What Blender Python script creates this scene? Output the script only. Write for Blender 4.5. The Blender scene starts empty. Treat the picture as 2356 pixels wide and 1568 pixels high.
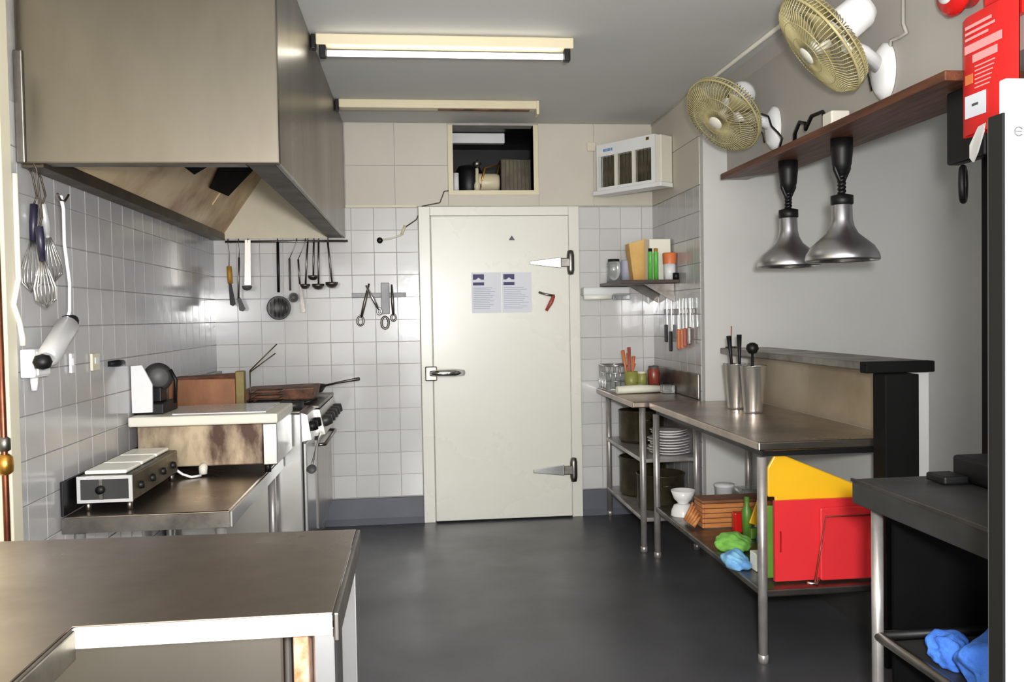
import bpy, bmesh, math, random
from mathutils import Vector, Matrix
random.seed(7)
SC = bpy.context.scene
COL = SC.collection
R = math.radians

# ------------------------------------------------------------------ camera
FPX, CX, CY = 2000.0, 1178.0, 784.0
D, H = 5.927, 1.39                      # back wall distance, eye height
yaw, pitch, roll = R(6.3), R(1.66), R(0.99)
fw = Vector((math.sin(yaw) * math.cos(pitch), math.cos(yaw) * math.cos(pitch), -math.sin(pitch)))
rt0 = Vector((math.cos(yaw), -math.sin(yaw), 0))
dn0 = fw.cross(rt0)
RT = math.cos(roll) * rt0 + math.sin(roll) * dn0
DN = -math.sin(roll) * rt0 + math.cos(roll) * dn0
CAM = Vector((0, 0, H))
cd = bpy.data.cameras.new('camera')
cam = bpy.data.objects.new('camera', cd)
COL.objects.link(cam)
m = Matrix((RT, -DN, -fw)).transposed().to_4x4()
m.translation = CAM
cam.matrix_world = m
cd.sensor_width = 36
cd.lens = 36 * FPX / 2356
cd.clip_start = 0.05
SC.camera = cam

# ------------------------------------------------------------------ light
w = bpy.data.worlds.new('world')
SC.world = w
w.use_nodes = True
w.node_tree.nodes['Background'].inputs[0].default_value = (1.0, 0.99, 0.975, 1)
w.node_tree.nodes['Background'].inputs[1].default_value = 2.7

def lamp(name, kind, loc, target, energy, size, color=(1, 1, 1), size_y=None):
    l = bpy.data.lights.new(name, kind)
    l.energy = energy
    l.color = color
    if kind == 'AREA':
        l.size = size
        if size_y:
            l.shape = 'RECTANGLE'
            l.size_y = size_y
        else:
            l.shape = 'DISK'
    else:
        l.shadow_soft_size = size
    o = bpy.data.objects.new(name, l)
    COL.objects.link(o)
    o.location = loc
    o.rotation_euler = (Vector(target) - Vector(loc)).to_track_quat('-Z', 'Y').to_euler()
    return o
lamp('camera_flash', 'AREA', (0.10, -0.03, H + 0.13), (0.15, 6, 1.3), 58, 0.16)

SC.view_settings.view_transform = 'Standard'
SC.view_settings.look = 'None'
SC.view_settings.gamma = 1
SC.view_settings.exposure = 0.97
SC.view_settings.use_curve_mapping = False

# ------------------------------------------------------------------ pixel -> place
def ray(x, y):
    return RT * ((x - CX) / FPX) + DN * ((y - CY) / FPX) + fw
def onX(x, y, X):
    r = ray(x, y); return CAM + r * (X / r.x)
def onY(x, y, Y):
    r = ray(x, y); return CAM + r * (Y / r.y)
def onZ(x, y, Z):
    r = ray(x, y); return CAM + r * ((Z - H) / r.z)

# ------------------------------------------------------------------ materials
def srgb(c):
    return tuple((v / 12.92 if v <= 0.04045 else ((v + 0.055) / 1.055) ** 2.4) for v in c)
MATS = {}
def mat(name, col, rough=0.5, metal=0.0, var=0.12, scale=6.0, stretch=(1, 1, 1), col2=None, amt=None,
        bump=0.0, bscale=40.0, rvar=0.1, rnd=0.0, trans=0.0, emit=0.0, coat=0.0, spec=0.5):
    """colours are given as 0-255 sRGB"""
    ma = bpy.data.materials.new(name)
    ma.use_nodes = True
    nt = ma.node_tree
    b = nt.nodes['Principled BSDF']
    c1 = srgb([v / 255 for v in col])
    c2 = srgb([v / 255 for v in col2]) if col2 else tuple(v * (1 - var) for v in c1)
    tc = nt.nodes.new('ShaderNodeTexCoord')
    mp = nt.nodes.new('ShaderNodeMapping')
    mp.inputs['Scale'].default_value = stretch
    nt.links.new(tc.outputs['Object'], mp.inputs[0])
    nz = nt.nodes.new('ShaderNodeTexNoise')
    nz.inputs['Scale'].default_value = scale
    nz.inputs['Detail'].default_value = 5
    nz.inputs['Roughness'].default_value = 0.6
    nt.links.new(mp.outputs[0], nz.inputs['Vector'])
    cr = nt.nodes.new('ShaderNodeValToRGB')
    lo, hi = amt if amt else (0.35, 0.7)
    cr.color_ramp.elements[0].position = lo
    cr.color_ramp.elements[1].position = hi
    cr.color_ramp.elements[0].color = (*c1, 1)
    cr.color_ramp.elements[1].color = (*c2, 1)
    nt.links.new(nz.outputs['Fac'], cr.inputs[0])
    out = cr.outputs[0]
    if rnd:
        oi = nt.nodes.new('ShaderNodeObjectInfo')
        mr = nt.nodes.new('ShaderNodeMapRange')
        mr.inputs['To Min'].default_value = 1 - rnd
        mr.inputs['To Max'].default_value = 1.0
        nt.links.new(oi.outputs['Random'], mr.inputs['Value'])
        mx = nt.nodes.new('ShaderNodeMix'); mx.data_type = 'RGBA'; mx.blend_type = 'MULTIPLY'
        mx.inputs['Factor'].default_value = 1
        nt.links.new(out, mx.inputs['A'])
        nt.links.new(mr.outputs[0], mx.inputs['B'])
        out = mx.outputs['Result']
    nt.links.new(out, b.inputs['Base Color'])
    rr = nt.nodes.new('ShaderNodeMapRange')
    rr.inputs['To Min'].default_value = max(0.02, rough - rvar)
    rr.inputs['To Max'].default_value = min(1, rough + rvar)
    nt.links.new(nz.outputs['Fac'], rr.inputs['Value'])
    nt.links.new(rr.outputs[0], b.inputs['Roughness'])
    b.inputs['Metallic'].default_value = metal
    b.inputs['Transmission Weight'].default_value = trans
    b.inputs['Coat Weight'].default_value = coat
    b.inputs['Specular IOR Level'].default_value = spec
    if emit:
        b.inputs['Emission Color'].default_value = (*c1, 1)
        b.inputs['Emission Strength'].default_value = emit
    if bump:
        n2 = nt.nodes.new('ShaderNodeTexNoise')
        n2.inputs['Scale'].default_value = bscale
        n2.inputs['Detail'].default_value = 3
        nt.links.new(mp.outputs[0], n2.inputs['Vector'])
        bp = nt.nodes.new('ShaderNodeBump')
        bp.inputs['Strength'].default_value = bump
        bp.inputs['Distance'].default_value = 0.01
        nt.links.new(n2.outputs['Fac'], bp.inputs['Height'])
        nt.links.new(bp.outputs[0], b.inputs['Normal'])
    MATS[name] = ma
    return ma

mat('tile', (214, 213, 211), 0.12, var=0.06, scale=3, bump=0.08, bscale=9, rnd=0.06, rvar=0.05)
mat('tile_shaded', (186, 185, 184), 0.16, var=0.08, scale=3, bump=0.08, bscale=9, rnd=0.07, rvar=0.05)  # same white tile, with the shade of the side walls put into its colour
mat('grout', (186, 182, 176), 0.85, var=0.25, scale=9)
mat('cream_paint', (216, 208, 186), 0.45, var=0.06, scale=2)
mat('panel_paint', (205, 198, 184), 0.5, var=0.07, scale=2, rnd=0.04)
mat('door_paint', (232, 230, 219), 0.28, var=0.05, scale=1.5)
mat('jamb_paint', (222, 215, 192), 0.5, var=0.08, scale=3)
mat('ceiling_paint', (208, 208, 205), 0.7, var=0.05, scale=1.2)
mat('wall_paint', (204, 203, 200), 0.55, var=0.06, scale=1.5)
mat('bulk_paint', (172, 167, 160), 0.5, var=0.08, scale=2)
mat('floor_vinyl', (80, 80, 84), 0.33, var=0.3, scale=2.2, bump=0.06, bscale=220, rvar=0.12)
mat('skirting', (96, 98, 108), 0.45, var=0.15, scale=4)
mat('steel', (188, 184, 178), 0.3, 1.0, var=0.12, scale=3, stretch=(1, 1, .25), rvar=0.1)
mat('steel_hood', (134, 128, 118), 0.3, 1.0, col2=(112, 105, 94), scale=1.7, stretch=(1, 1, .35), rvar=0.1)
mat('steel_bench', (192, 180, 168), 0.3, 1.0, col2=(150, 138, 128), scale=2.5, rvar=0.12)
mat('steel_bright', (222, 222, 220), 0.22, 1.0, var=0.1, scale=4, rvar=0.08)
mat('steel_worn', (150, 146, 140), 0.4, 1.0, col2=(92, 86, 80), scale=5, rvar=0.15)
mat('steel_leg', (196, 192, 190), 0.34, 0.6, col2=(150, 144, 140), scale=6)
mat('beaker_steel', (240, 240, 238), 0.14, 0.88, var=0.1, scale=5)
mat('satin', (226, 226, 226), 0.3, 0.5, var=0.1, scale=5)
mat('steel_panel', (182, 168, 146), 0.35, 0.45, col2=(156, 138, 110), scale=2)
mat('chrome', (225, 225, 226), 0.1, 1.0, var=0.1, scale=5, rvar=0.05)
mat('greasy_panel', (206, 182, 140), 0.42, 0.25, col2=(146, 100, 56), scale=2.2, amt=(0.42, 0.68))
mat('hood_back', (226, 216, 190), 0.45, 0.0, var=0.12, scale=3)
mat('gutter', (84, 74, 60), 0.45, 0.6, var=0.4, scale=6)
mat('stained_steel', (186, 168, 140), 0.4, 0.35, col2=(74, 50, 38), scale=6, stretch=(1, 1, .4), amt=(0.42, 0.62))
mat('grey_metal', (146, 146, 146), 0.5, 0.2, var=0.2, scale=8)
mat('ochre', (134, 116, 62), 0.5, 0.2, var=0.4, scale=8)
mat('rust_brown', (152, 102, 68), 0.5, 0.2, col2=(112, 70, 42), scale=6, stretch=(1, 1, .5))
mat('burnt', (146, 100, 78), 0.6, 0.1, col2=(56, 36, 28), scale=9)
mat('black', (17, 17, 18), 0.45, spec=0.35, var=0.3, scale=8)
mat('flat_black', (10, 10, 11), 0.8, spec=0.1, var=0.3, scale=8)  # matte black for the painted filter holes and the sheet under the bench
mat('black_timber', (15, 15, 15), 0.7, spec=0.15, var=0.35, scale=5, stretch=(1, 1, .2))
mat('charcoal', (58, 57, 56), 0.42, 0.0, col2=(38, 37, 36), scale=4)
mat('edge_dark', (22, 22, 20), 0.7, spec=0.15, var=0.15, scale=4)
mat('dark_grey', (84, 84, 84), 0.5, var=0.15, scale=4)
mat('white_plastic', (232, 232, 232), 0.32, var=0.05, scale=4)
mat('white_panel', (176, 181, 189), 0.3, var=0.03, scale=1)
mat('off_white', (226, 222, 208), 0.4, var=0.06, scale=4)
mat('cream_enamel', (222, 210, 178), 0.4, var=0.08, scale=3)
mat('tube_white', (250, 248, 236), 0.3, var=0.02, scale=3)
mat('tube_lit', (255, 250, 236), 0.3, var=0.02, scale=3, emit=3)
mat('wood_beam', (108, 64, 40), 0.5, col2=(62, 34, 24), scale=5, stretch=(6, .6, 6), bump=0.15, bscale=18)
mat('wood_board', (206, 138, 78), 0.5, col2=(168, 94, 46), scale=5, stretch=(1, 5, 6))
mat('shelf_dark', (74, 58, 50), 0.5, var=0.3, scale=6)
mat('fan_guard', (184, 174, 128), 0.4, 0.0, col2=(150, 138, 94), scale=8)
mat('fan_blade', (176, 166, 128), 0.4, 0.0, col2=(140, 126, 86), scale=5)
mat('lamp_alu', (206, 206, 210), 0.34, 1.0, var=0.12, scale=4, rvar=0.06)
mat('red_cloth', (222, 34, 32), 0.45, var=0.12, scale=5, bump=0.1, bscale=14)
mat('red_gloss', (206, 30, 28), 0.25, var=0.1, scale=4)
mat('red_plastic', (224, 50, 56), 0.36, var=0.06, scale=3)
mat('pink_print', (246, 168, 168), 0.5, var=0.05)
mat('yellow_plastic', (240, 184, 30), 0.38, var=0.06, scale=3)
mat('green_plastic', (96, 142, 52), 0.4, var=0.2, scale=6)
mat('lime_cloth', (136, 206, 90), 0.9, var=0.3, scale=14, bump=0.5, bscale=30)
mat('blue_cloth', (74, 132, 226), 0.95, col2=(46, 92, 190), scale=10, bump=0.8, bscale=40)
mat('sky_cloth', (140, 200, 232), 0.9, col2=(70, 120, 190), scale=12, bump=0.5, bscale=30)
mat('navy_cloth', (40, 96, 170), 0.9, var=0.4, scale=12, bump=0.5, bscale=30)
mat('porcelain', (236, 234, 232), 0.15, var=0.03, scale=4, rvar=0.05)
mat('dark_pot', (92, 84, 62), 0.42, 0.6, col2=(54, 46, 36), scale=7)
mat('copper', (150, 92, 66), 0.35, 0.9, col2=(96, 52, 44), scale=8)
mat('brass', (206, 150, 66), 0.3, 0.9, var=0.3, scale=8)
mat('orange', (224, 124, 70), 0.45, var=0.2, scale=8)
mat('carton_tan', (224, 184, 110), 0.6, col2=(206, 150, 76), scale=5)
mat('carton_white', (236, 234, 218), 0.55, var=0.06, scale=4)
mat('leaf_green', (98, 190, 78), 0.35, var=0.2, scale=6)
mat('clear', (236, 240, 240), 0.08, 0.0, var=0.03, trans=0.85, rvar=0.04)
mat('jar_red', (138, 62, 48), 0.3, var=0.3, scale=10)
mat('olive', (150, 152, 78), 0.4, var=0.3, scale=10)
mat('paper', (226, 228, 236), 0.6, var=0.03)
mat('whisk_navy', (34, 32, 52), 0.4, var=0.2)
mat('print_navy', (64, 60, 104), 0.6, var=0.1)
mat('print_grey', (176, 178, 196), 0.6, var=0.1)
mat('print_blue', (110, 150, 200), 0.5, var=0.1)
mat('uv_dark', (110, 104, 84), 0.4, 0.4, col2=(76, 70, 56), scale=8)
mat('yellow_handle', (196, 150, 50), 0.5, col2=(150, 100, 34), scale=10)
mat('red_handle', (176, 84, 66), 0.4, var=0.2, scale=10)
mat('rusty', (150, 84, 40), 0.7, col2=(200, 186, 170), scale=14)

# ------------------------------------------------------------------ mesh builder
class MB:
    def __init__(s):
        s.bm = bmesh.new()
        s.sm = False
    def poly(s, verts, faces, smooth=False):
        vs = [s.bm.verts.new(v) for v in verts]
        for f in faces:
            try:
                fc = s.bm.faces.new([vs[i] for i in f]); fc.smooth = smooth
            except ValueError:
                pass
        return s
    def hexa(s, p):
        return s.poly(p, [(0, 3, 2, 1), (4, 5, 6, 7), (0, 1, 5, 4), (1, 2, 6, 5), (2, 3, 7, 6), (3, 0, 4, 7)])
    def box(s, x0, x1, y0, y1, z0, z1, M=None):
        p = [Vector(v) for v in ((x0, y0, z0), (x1, y0, z0), (x1, y1, z0), (x0, y1, z0), (x0, y0, z1), (x1, y0, z1), (x1, y1, z1), (x0, y1, z1))]
        if M is not None: p = [M @ v for v in p]
        return s.hexa(p)
    def bbox(s, x0, x1, y0, y1, z0, z1, b=0.006, M=None, seg=2):
        """box with rounded edges"""
        t = bmesh.new()
        bmesh.ops.create_cube(t, size=1)
        for v in t.verts:
            v.co = Vector(((x0 + x1) / 2 + v.co.x * (x1 - x0), (y0 + y1) / 2 + v.co.y * (y1 - y0), (z0 + z1) / 2 + v.co.z * (z1 - z0)))
        bmesh.ops.bevel(t, geom=list(t.edges), offset=b, segments=seg, profile=0.5, affect='EDGES')
        s._merge(t, M)
        return s
    def _merge(s, t, M=None, smooth=False):
        t.verts.index_update()
        vs = [s.bm.verts.new((M @ v.co) if M is not None else v.co) for v in t.verts]
        for f in t.faces:
            try:
                fc = s.bm.faces.new([vs[v.index] for v in f.verts]); fc.smooth = smooth or f.smooth
            except ValueError:
                pass
        t.free()
    def tube(s, pts, r, seg=8, cap=True, closed=False):
        pts = [Vector(p) for p in pts]
        n = len(pts)
        rs = r if isinstance(r, (list, tuple)) else [r] * n
        rings = []
        up = None
        for i in range(n):
            if closed:
                d = (pts[(i + 1) % n] - pts[i - 1])
            else:
                d = (pts[min(i + 1, n - 1)] - pts[max(i - 1, 0)])
            d.normalize()
            if up is None:
                up = Vector((0, 0, 1)) if abs(d.z) < 0.9 else Vector((1, 0, 0))
            a = d.cross(up)
            if a.length < 1e-5: a = d.cross(Vector((0, 1, 0)))
            a.normalize(); b = a.cross(d).normalized(); up = b
            rings.append([s.bm.verts.new(pts[i] + (a * math.cos(2 * math.pi * k / seg) + b * math.sin(2 * math.pi * k / seg)) * rs[i]) for k in range(seg)])
        for i in range(n if closed else n - 1):
            A, B = rings[i], rings[(i + 1) % n]
            for k in range(seg):
                f = s.bm.faces.new((A[k], A[(k + 1) % seg], B[(k + 1) % seg], B[k])); f.smooth = True
        if cap and not closed:
            s.bm.faces.new(rings[0]); s.bm.faces.new(list(reversed(rings[-1])))
        return s
    def lathe(s, prof, seg=24, M=None, loc=(0, 0, 0)):
        """profile of (radius, height) pairs turned around local z"""
        M = M if M is not None else Matrix.Translation(loc)
        rings = []
        for r, z in prof:
            if r < 1e-5:
                rings.append([s.bm.verts.new(M @ Vector((0, 0, z)))])
            else:
                rings.append([s.bm.verts.new(M @ Vector((r * math.cos(2 * math.pi * k / seg), r * math.sin(2 * math.pi * k / seg), z))) for k in range(seg)])
        for A, B in zip(rings[:-1], rings[1:]):
            for k in range(seg):
                q = [A[k % len(A)], A[(k + 1) % len(A)], B[(k + 1) % len(B)], B[k % len(B)]]
                u = []
                for v in q:
                    if v not in u: u.append(v)
                if len(u) >= 3:
                    f = s.bm.faces.new(u); f.smooth = True
        return s
    def prism(s, pts, ext):
        """polygon of 3D points pushed along vector ext"""
        ext = Vector(ext); n = len(pts)
        a = [s.bm.verts.new(Vector(p)) for p in pts]
        b = [s.bm.verts.new(Vector(p) + ext) for p in pts]
        s.bm.faces.new(a); s.bm.faces.new(list(reversed(b)))
        for i in range(n):
            s.bm.faces.new((a[i], a[(i + 1) % n], b[(i + 1) % n], b[i]))
        return s

def link(name, mb, material, off=Vector((0, 0, 0)), parent=None, bevel=0.0):
    me = bpy.data.meshes.new(name)
    bmesh.ops.recalc_face_normals(mb.bm, faces=list(mb.bm.faces))
    for v in mb.bm.verts: v.co -= off
    mb.bm.to_mesh(me); mb.bm.free()
    me.materials.append(MATS[material])
    o = bpy.data.objects.new(name, me)
    COL.objects.link(o)
    if parent: o.parent = parent
    if bevel:
        md = o.modifiers.new('bevel', 'BEVEL'); md.width = bevel; md.segments = 2; md.limit_method = 'ANGLE'
    return o

def tag(o, label, cat, group=None):
    o['label'] = label; o['category'] = cat
    if group: o['group'] = group
    return o

class Thing:
    """an Empty at the base of a thing; parts are built in world coordinates"""
    def __init__(s, name, loc, label, cat, group=None):
        s.off = Vector(loc)
        s.o = bpy.data.objects.new(name, None)
        s.o.empty_display_size = 0.05
        COL.objects.link(s.o); s.o.location = s.off
        tag(s.o, label, cat, group)
    def part(s, name, mb, material, sub=None, bevel=0.0, label=None):
        o = link(name, mb, material, s.off, sub or s.o, bevel)
        if label: o['label'] = label
        return o

def one(name, mb, material, label, cat, group=None, bevel=0.0):
    """a thing that is one mesh, its origin at its base"""
    xs = [v.co for v in mb.bm.verts]
    off = Vector(((min(v.x for v in xs) + max(v.x for v in xs)) / 2, (min(v.y for v in xs) + max(v.y for v in xs)) / 2, min(v.z for v in xs)))
    o = link(name, mb, material, off, None, bevel)
    o.location = off
    return tag(o, label, cat, group)

def struct(name, mb, material, label=None, cat=None, bevel=0.0):
    o = link(name, mb, material, bevel=bevel)
    o['kind'] = 'structure'
    if label: o['label'] = label
    if cat: o['category'] = cat
    return o
def child(name, mb, material, parent, bevel=0.0, label=None):
    o = link(name, mb, material, Vector((0, 0, 0)), parent, bevel)
    if label: o['label'] = label
    return o

def tile_mesh(name, material, axis):
    """a square ceramic tile 147 mm across with a chamfered face, facing along axis"""
    h, t, c = 0.0740, 0.006, 0.002
    v = []
    for d, k in ((0, h), (t - c, h), (t, h - c)):
        for a, b in ((-1, -1), (1, -1), (1, 1), (-1, 1)):
            v.append((a * k, d, b * k))
    f = [(8, 9, 10, 11)]
    for i in (0, 4):
        for k in range(4):
            f.append((i + k, i + (k + 1) % 4, i + 4 + (k + 1) % 4, i + 4 + k))
    conv = {'-y': lambda p: (p[0], -p[1], p[2]), '+x': lambda p: (p[1], p[0], p[2]), '-x': lambda p: (-p[1], p[0], p[2])}[axis]
    bm = bmesh.new()
    vs = [bm.verts.new(conv(p)) for p in v]
    for q in f: bm.faces.new([vs[i] for i in q])
    bmesh.ops.recalc_face_normals(bm, faces=list(bm.faces))
    # an open shell: make sure the face looks into the room
    want = {'-y': Vector((0, -1, 0)), '+x': Vector((1, 0, 0)), '-x': Vector((-1, 0, 0))}[axis]
    bm.faces.ensure_lookup_table()
    if bm.faces[0].normal.dot(want) < 0: bmesh.ops.reverse_faces(bm, faces=list(bm.faces))
    me = bpy.data.meshes.new(name); bm.to_mesh(me); bm.free()
    me.materials.append(MATS[material])
    return me
def place_tile(me, parent, loc, scale=(1, 1, 1)):
    o = bpy.data.objects.new('tile', me); COL.objects.link(o)
    o.parent = parent; o.location = loc; o.scale = scale
    return o

# ================================================================== SETTING
XL, XR, YN, ZC = -1.318, 1.657, 4.914, 2.70
XB = 1.80                                # bulkhead face
floor = struct('floor', MB().box(-2.2, 4.2, -2.5, 7.0, -0.08, 0), 'floor_vinyl', 'dark grey vinyl floor with a soft sheen', 'floor')
struct('ceiling', MB().box(-2.2, 4.2, -1.6, 6.0, ZC, ZC + 0.08), 'ceiling_paint', 'plain grey painted ceiling', 'ceiling')

# back wall with the plant opening above the coolroom door
hx0, hx1, hz0, hz1 = 0.272, 0.822, 2.243, 2.685
mb = MB()
mb.box(-1.6, hx0, D, D + 0.1, 0, ZC); mb.box(hx1, 1.9, D, D + 0.1, 0, ZC)
mb.box(hx0, hx1, D, D + 0.1, 0, hz0); mb.box(hx0, hx1, D, D + 0.1, hz1, ZC)
wall_back = struct('wall_back', mb, 'grout', 'white tiled back wall behind the coolroom door', 'wall')
tm = tile_mesh('tile_back', 'tile', '-y')
dx0, dx1, dzt = 0.032, 1.122, 2.13       # coolroom door frame outline
zt0 = 2.13
def tile_run(me, parent, axis, fixed, a0, a1, z_top, rows, step=1):
    """tiles from a0 towards a1 in rows down from z_top; the last column is cut"""
    n = 0
    a = a0
    sg = 1 if a1 > a0 else -1
    while (a1 - a) * sg > 0.03:
        wd = min(0.15, abs(a1 - a))
        for r in range(rows):
            c = a + sg * wd / 2; z = z_top - 0.075 - 0.15 * r
            sc = wd / 0.15
            loc = (c, fixed, z) if axis == 'y' else (fixed, c, z)
            place_tile(me, parent, loc, (sc, 1, 1) if axis == 'y' else (1, sc, 1))
            n += 1
        a += sg * 0.15
    return n
tile_run(tm, wall_back, 'y', D, XL, dx0 - 0.002, zt0, 13)
tile_run(tm, wall_back, 'y', D, dx1 + 0.002, XR, zt0, 13)
# painted sheets above the tiles
xs = [-0.45, -0.12, hx0 - 0.035]
for a, b in zip(xs[:-1], xs[1:]):
    for z0, z1 in ((2.14, 2.41), (2.414, ZC - 0.004)):
        child('panel', MB().box(a + 0.002, b - 0.002, D - 0.006, D, z0, z1), 'panel_paint', wall_back)
xs = [hx1 + 0.035, 1.24, XR]
for a, b in zip(xs[:-1], xs[1:]):
    child('panel', MB().box(a + 0.001, b - 0.001, D - 0.006, D, 2.14, ZC - 0.004), 'panel_paint', wall_back)
child('panel', MB().box(hx0 - 0.033, hx1 + 0.033, D - 0.006, D, 2.14, hz0 - 0.03), 'panel_paint', wall_back)
struct('trim_1', MB().box(-0.45, dx0 - 0.01, D - 0.016, D - 0.001, 2.13, 2.146), 'cream_paint', 'thin cream cap strip above the white tiles', 'trim')
mb = MB()
mb.box(hx0 - 0.033, hx0, D - 0.02, D + 0.1, hz0 - 0.03, hz1); mb.box(hx1, hx1 + 0.033, D - 0.02, D + 0.1, hz0 - 0.03, hz1)
mb.box(hx0, hx1, D - 0.02, D + 0.1, hz0 - 0.03, hz0)
struct('trim_2', mb, 'cream_enamel', 'cream frame around the dark plant opening above the door', 'trim')
# recess behind the opening
mb = MB()
mb.box(hx0 - 0.25, hx0 - 0.2, D + 0.1, D + 1.0, hz0 - 0.05, ZC); mb.box(hx1 + 0.2, hx1 + 0.25, D + 0.1, D + 1.0, hz0 - 0.05, ZC)
mb.box(hx0 - 0.25, hx1 + 0.25, D + 0.95, D + 1.0, hz0 - 0.05, ZC); mb.box(hx0 - 0.25, hx1 + 0.25, D + 0.1, D + 1.0, hz0 - 0.05, hz0 - 0.012)
mb.box(hx0 - 0.25, hx1 + 0.25, D + 0.1, D + 1.0, ZC, ZC + 0.04)
struct('wall_recess', mb, 'black', 'dark lining of the plant recess above the coolroom', 'wall')

# left wall
YE = 3.03
wall_left = struct('wall_left', MB().box(XL - 0.15, XL, YE, D, 0, ZC), 'grout', 'white tiled left wall under the hood', 'wall')
tml = tile_mesh('tile_left', 'tile_shaded', '+x')
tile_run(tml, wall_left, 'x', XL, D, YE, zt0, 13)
struct('wall_left_front', MB().box(-1.65, -1.45, -1.6, YE, 0, ZC), 'jamb_paint', 'cream painted wall beyond the tiled left wall', 'wall')
struct('trim_3', MB().bbox(XL - 0.15, XL + 0.012, YE - 0.075, YE - 0.001, 0, ZC, 0.005), 'jamb_paint', 'cream door jamb at the end of the tiled left wall', 'trim')

# right side: tiled return wall, wall of the side room, bulkhead and servery wall
wall_right = struct('wall_right', MB().box(XR, XR + 0.14, YN + 0.001, D, 0, ZC), 'grout', 'tiled return wall beside the shelf', 'wall')
tmr = tile_mesh('tile_right', 'tile_shaded', '-x')
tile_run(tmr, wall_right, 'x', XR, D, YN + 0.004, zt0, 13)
for z0, z1 in ((2.134, 2.41), (2.414, ZC)):
    child('panel', MB().box(XR - 0.006, XR, YN + 0.004, D - 0.004, z0, z1 - 0.002), 'panel_paint', wall_right)
struct('wall_side_room', MB().box(XR, 4.0, YN - 0.05, YN, 0, ZC), 'wall_paint', 'smooth grey wall seen through the servery opening', 'wall')
struct('wall_far_right', MB().box(4.0, 4.1, -1.6, YN, 0, ZC), 'wall_paint', 'grey end wall of the side room', 'wall')
struct('light_block_wall', MB().box(1.85, 4.0, 1.0, 1.1, 0, ZC), 'wall_paint', 'unseen grey wall added to keep outside light off the side room', 'wall')  # added out of view to block world light and deepen the wall gradient
struct('wall_bulkhead', MB().box(XB, XB + 0.12, 1.9, YN - 0.05, 2.15, ZC), 'bulk_paint', 'pinkish grey bulkhead above the servery opening', 'wall')
XP = 1.93
sw = struct('wall_servery', MB().box(XP, XP + 0.10, 3.26, YN - 0.05, 0, 1.14), 'wall_paint', 'half-height servery wall clad in dull steel', 'wall')
child('steel_sheet', MB().box(XP - 0.004, XP, 3.26, 4.1, 0.88, 1.14), 'steel_panel', sw)
child('steel_sheet', MB().box(XP - 0.004, XP, 4.103, YN - 0.05, 0.88, 1.14), 'steel_panel', sw)
# skirting
mb = MB()
def cove(mb, x0, x1):
    mb.prism([(x0, D - 0.008, 0.175), (x0, D - 0.016, 0.172), (x0, D - 0.02, 0.04), (x0, D - 0.045, 0.0), (x0, D - 0.008, 0)], (x1 - x0, 0, 0))
cove(mb, XL, dx0 - 0.002)
struct('baseboard_back', mb, 'skirting', 'blue-grey coved skirting left of the coolroom door', 'skirting')
mb = MB(); cove(mb, dx1 + 0.002, XR)
struct('baseboard_right', mb, 'skirting', 'blue-grey coved skirting behind the far bench legs', 'skirting')

struct('servery_foot_dark', MB().box(XP - 0.012, XP - 0.0005, 3.26, YN - 0.052, 0, 0.26), 'charcoal', 'dark strip added along the foot of the servery wall', 'skirting')  # dark strip added to blacken the wall foot under the bench
# coolroom door
door = struct('door_1', MB().box(dx0 + 0.005, dx1 - 0.005, D - 0.004, D - 0.001, 0, dzt - 0.005), 'door_paint', 'cream insulated coolroom door with chrome strap hinges', 'door')
lx0, lx1, lzt = 0.112, 1.045, 2.065
mb = MB()
mb.box(dx0, lx0 - 0.004, D - 0.055, D - 0.004, 0, dzt); mb.box(lx1 + 0.004, dx1, D - 0.055, D - 0.004, 0, dzt)
mb.box(lx0 - 0.004, lx1 + 0.004, D - 0.055, D - 0.004, lzt + 0.004, dzt)
child('door_frame', mb, 'door_paint', door, bevel=0.004)
leaf = child('door_leaf', MB().bbox(lx0, lx1, D - 0.078, D - 0.006, 0.012, lzt, 0.006), 'door_paint', door)
child('door_gasket', MB().box(lx0 + 0.004, lx1 - 0.004, D - 0.03, D - 0.006, 0.002, 0.011), 'black', door)
yf = D - 0.078
for zc in (1.745, 0.33):
    mb = MB()
    mb.prism([(0.775, yf, zc - 0.012), (0.775, yf, zc + 0.012), (0.99, yf, zc + 0.038), (0.99, yf, zc - 0.038)], (0, -0.012, 0))
    hg = child('hinge', mb, 'steel_bright', door, bevel=0.004)
    mb = MB()
    mb.lathe([(0, -0.085), (0.02, -0.08), (0.026, -0.05), (0.026, 0.05), (0.02, 0.08), (0, 0.085)], 16, loc=(1.055, yf - 0.004, zc))
    mb.bbox(0.985, 1.05, yf - 0.03, yf, zc - 0.03, zc + 0.03, 0.006)
    child('hinge_knuckle', mb, 'steel_worn', hg)
mb = MB()
mb.bbox(0.057, 0.135, yf - 0.035, D - 0.055, 0.965, 1.06, 0.006)
lt = child('latch', mb, 'steel_worn', door)
child('latch_handle', MB().tube([(0.09, yf - 0.045, 1.015), (0.15, yf - 0.06, 1.017), (0.25, yf - 0.05, 1.016), (0.315, yf - 0.02, 1.014)], [0.018, 0.024, 0.026, 0.02], 12), 'chrome', lt)
child('door_hook', MB().prism([(0.635, yf, 1.9), (0.675, yf, 1.9), (0.655, yf, 1.93)], (0, -0.015, 0)), 'dark_grey', door)
# release handle with red grip
t = Thing('latch_release', (0.88, yf, 1.40), 'red gripped release handle beside the notices on the coolroom door', 'handle')
t.part('bracket', MB().tube([onY(1240, 672, yf - 0.01), onY(1256, 677, yf - 0.03), onY(1276, 680, yf - 0.03)], 0.008, 8), 'steel_worn')
t.part('grip', MB().tube([onY(1274, 680, yf - 0.03), onY(1268, 695, yf - 0.035), onY(1257, 714, yf - 0.03)], [0.012, 0.015, 0.01], 10), 'red_handle')
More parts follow.
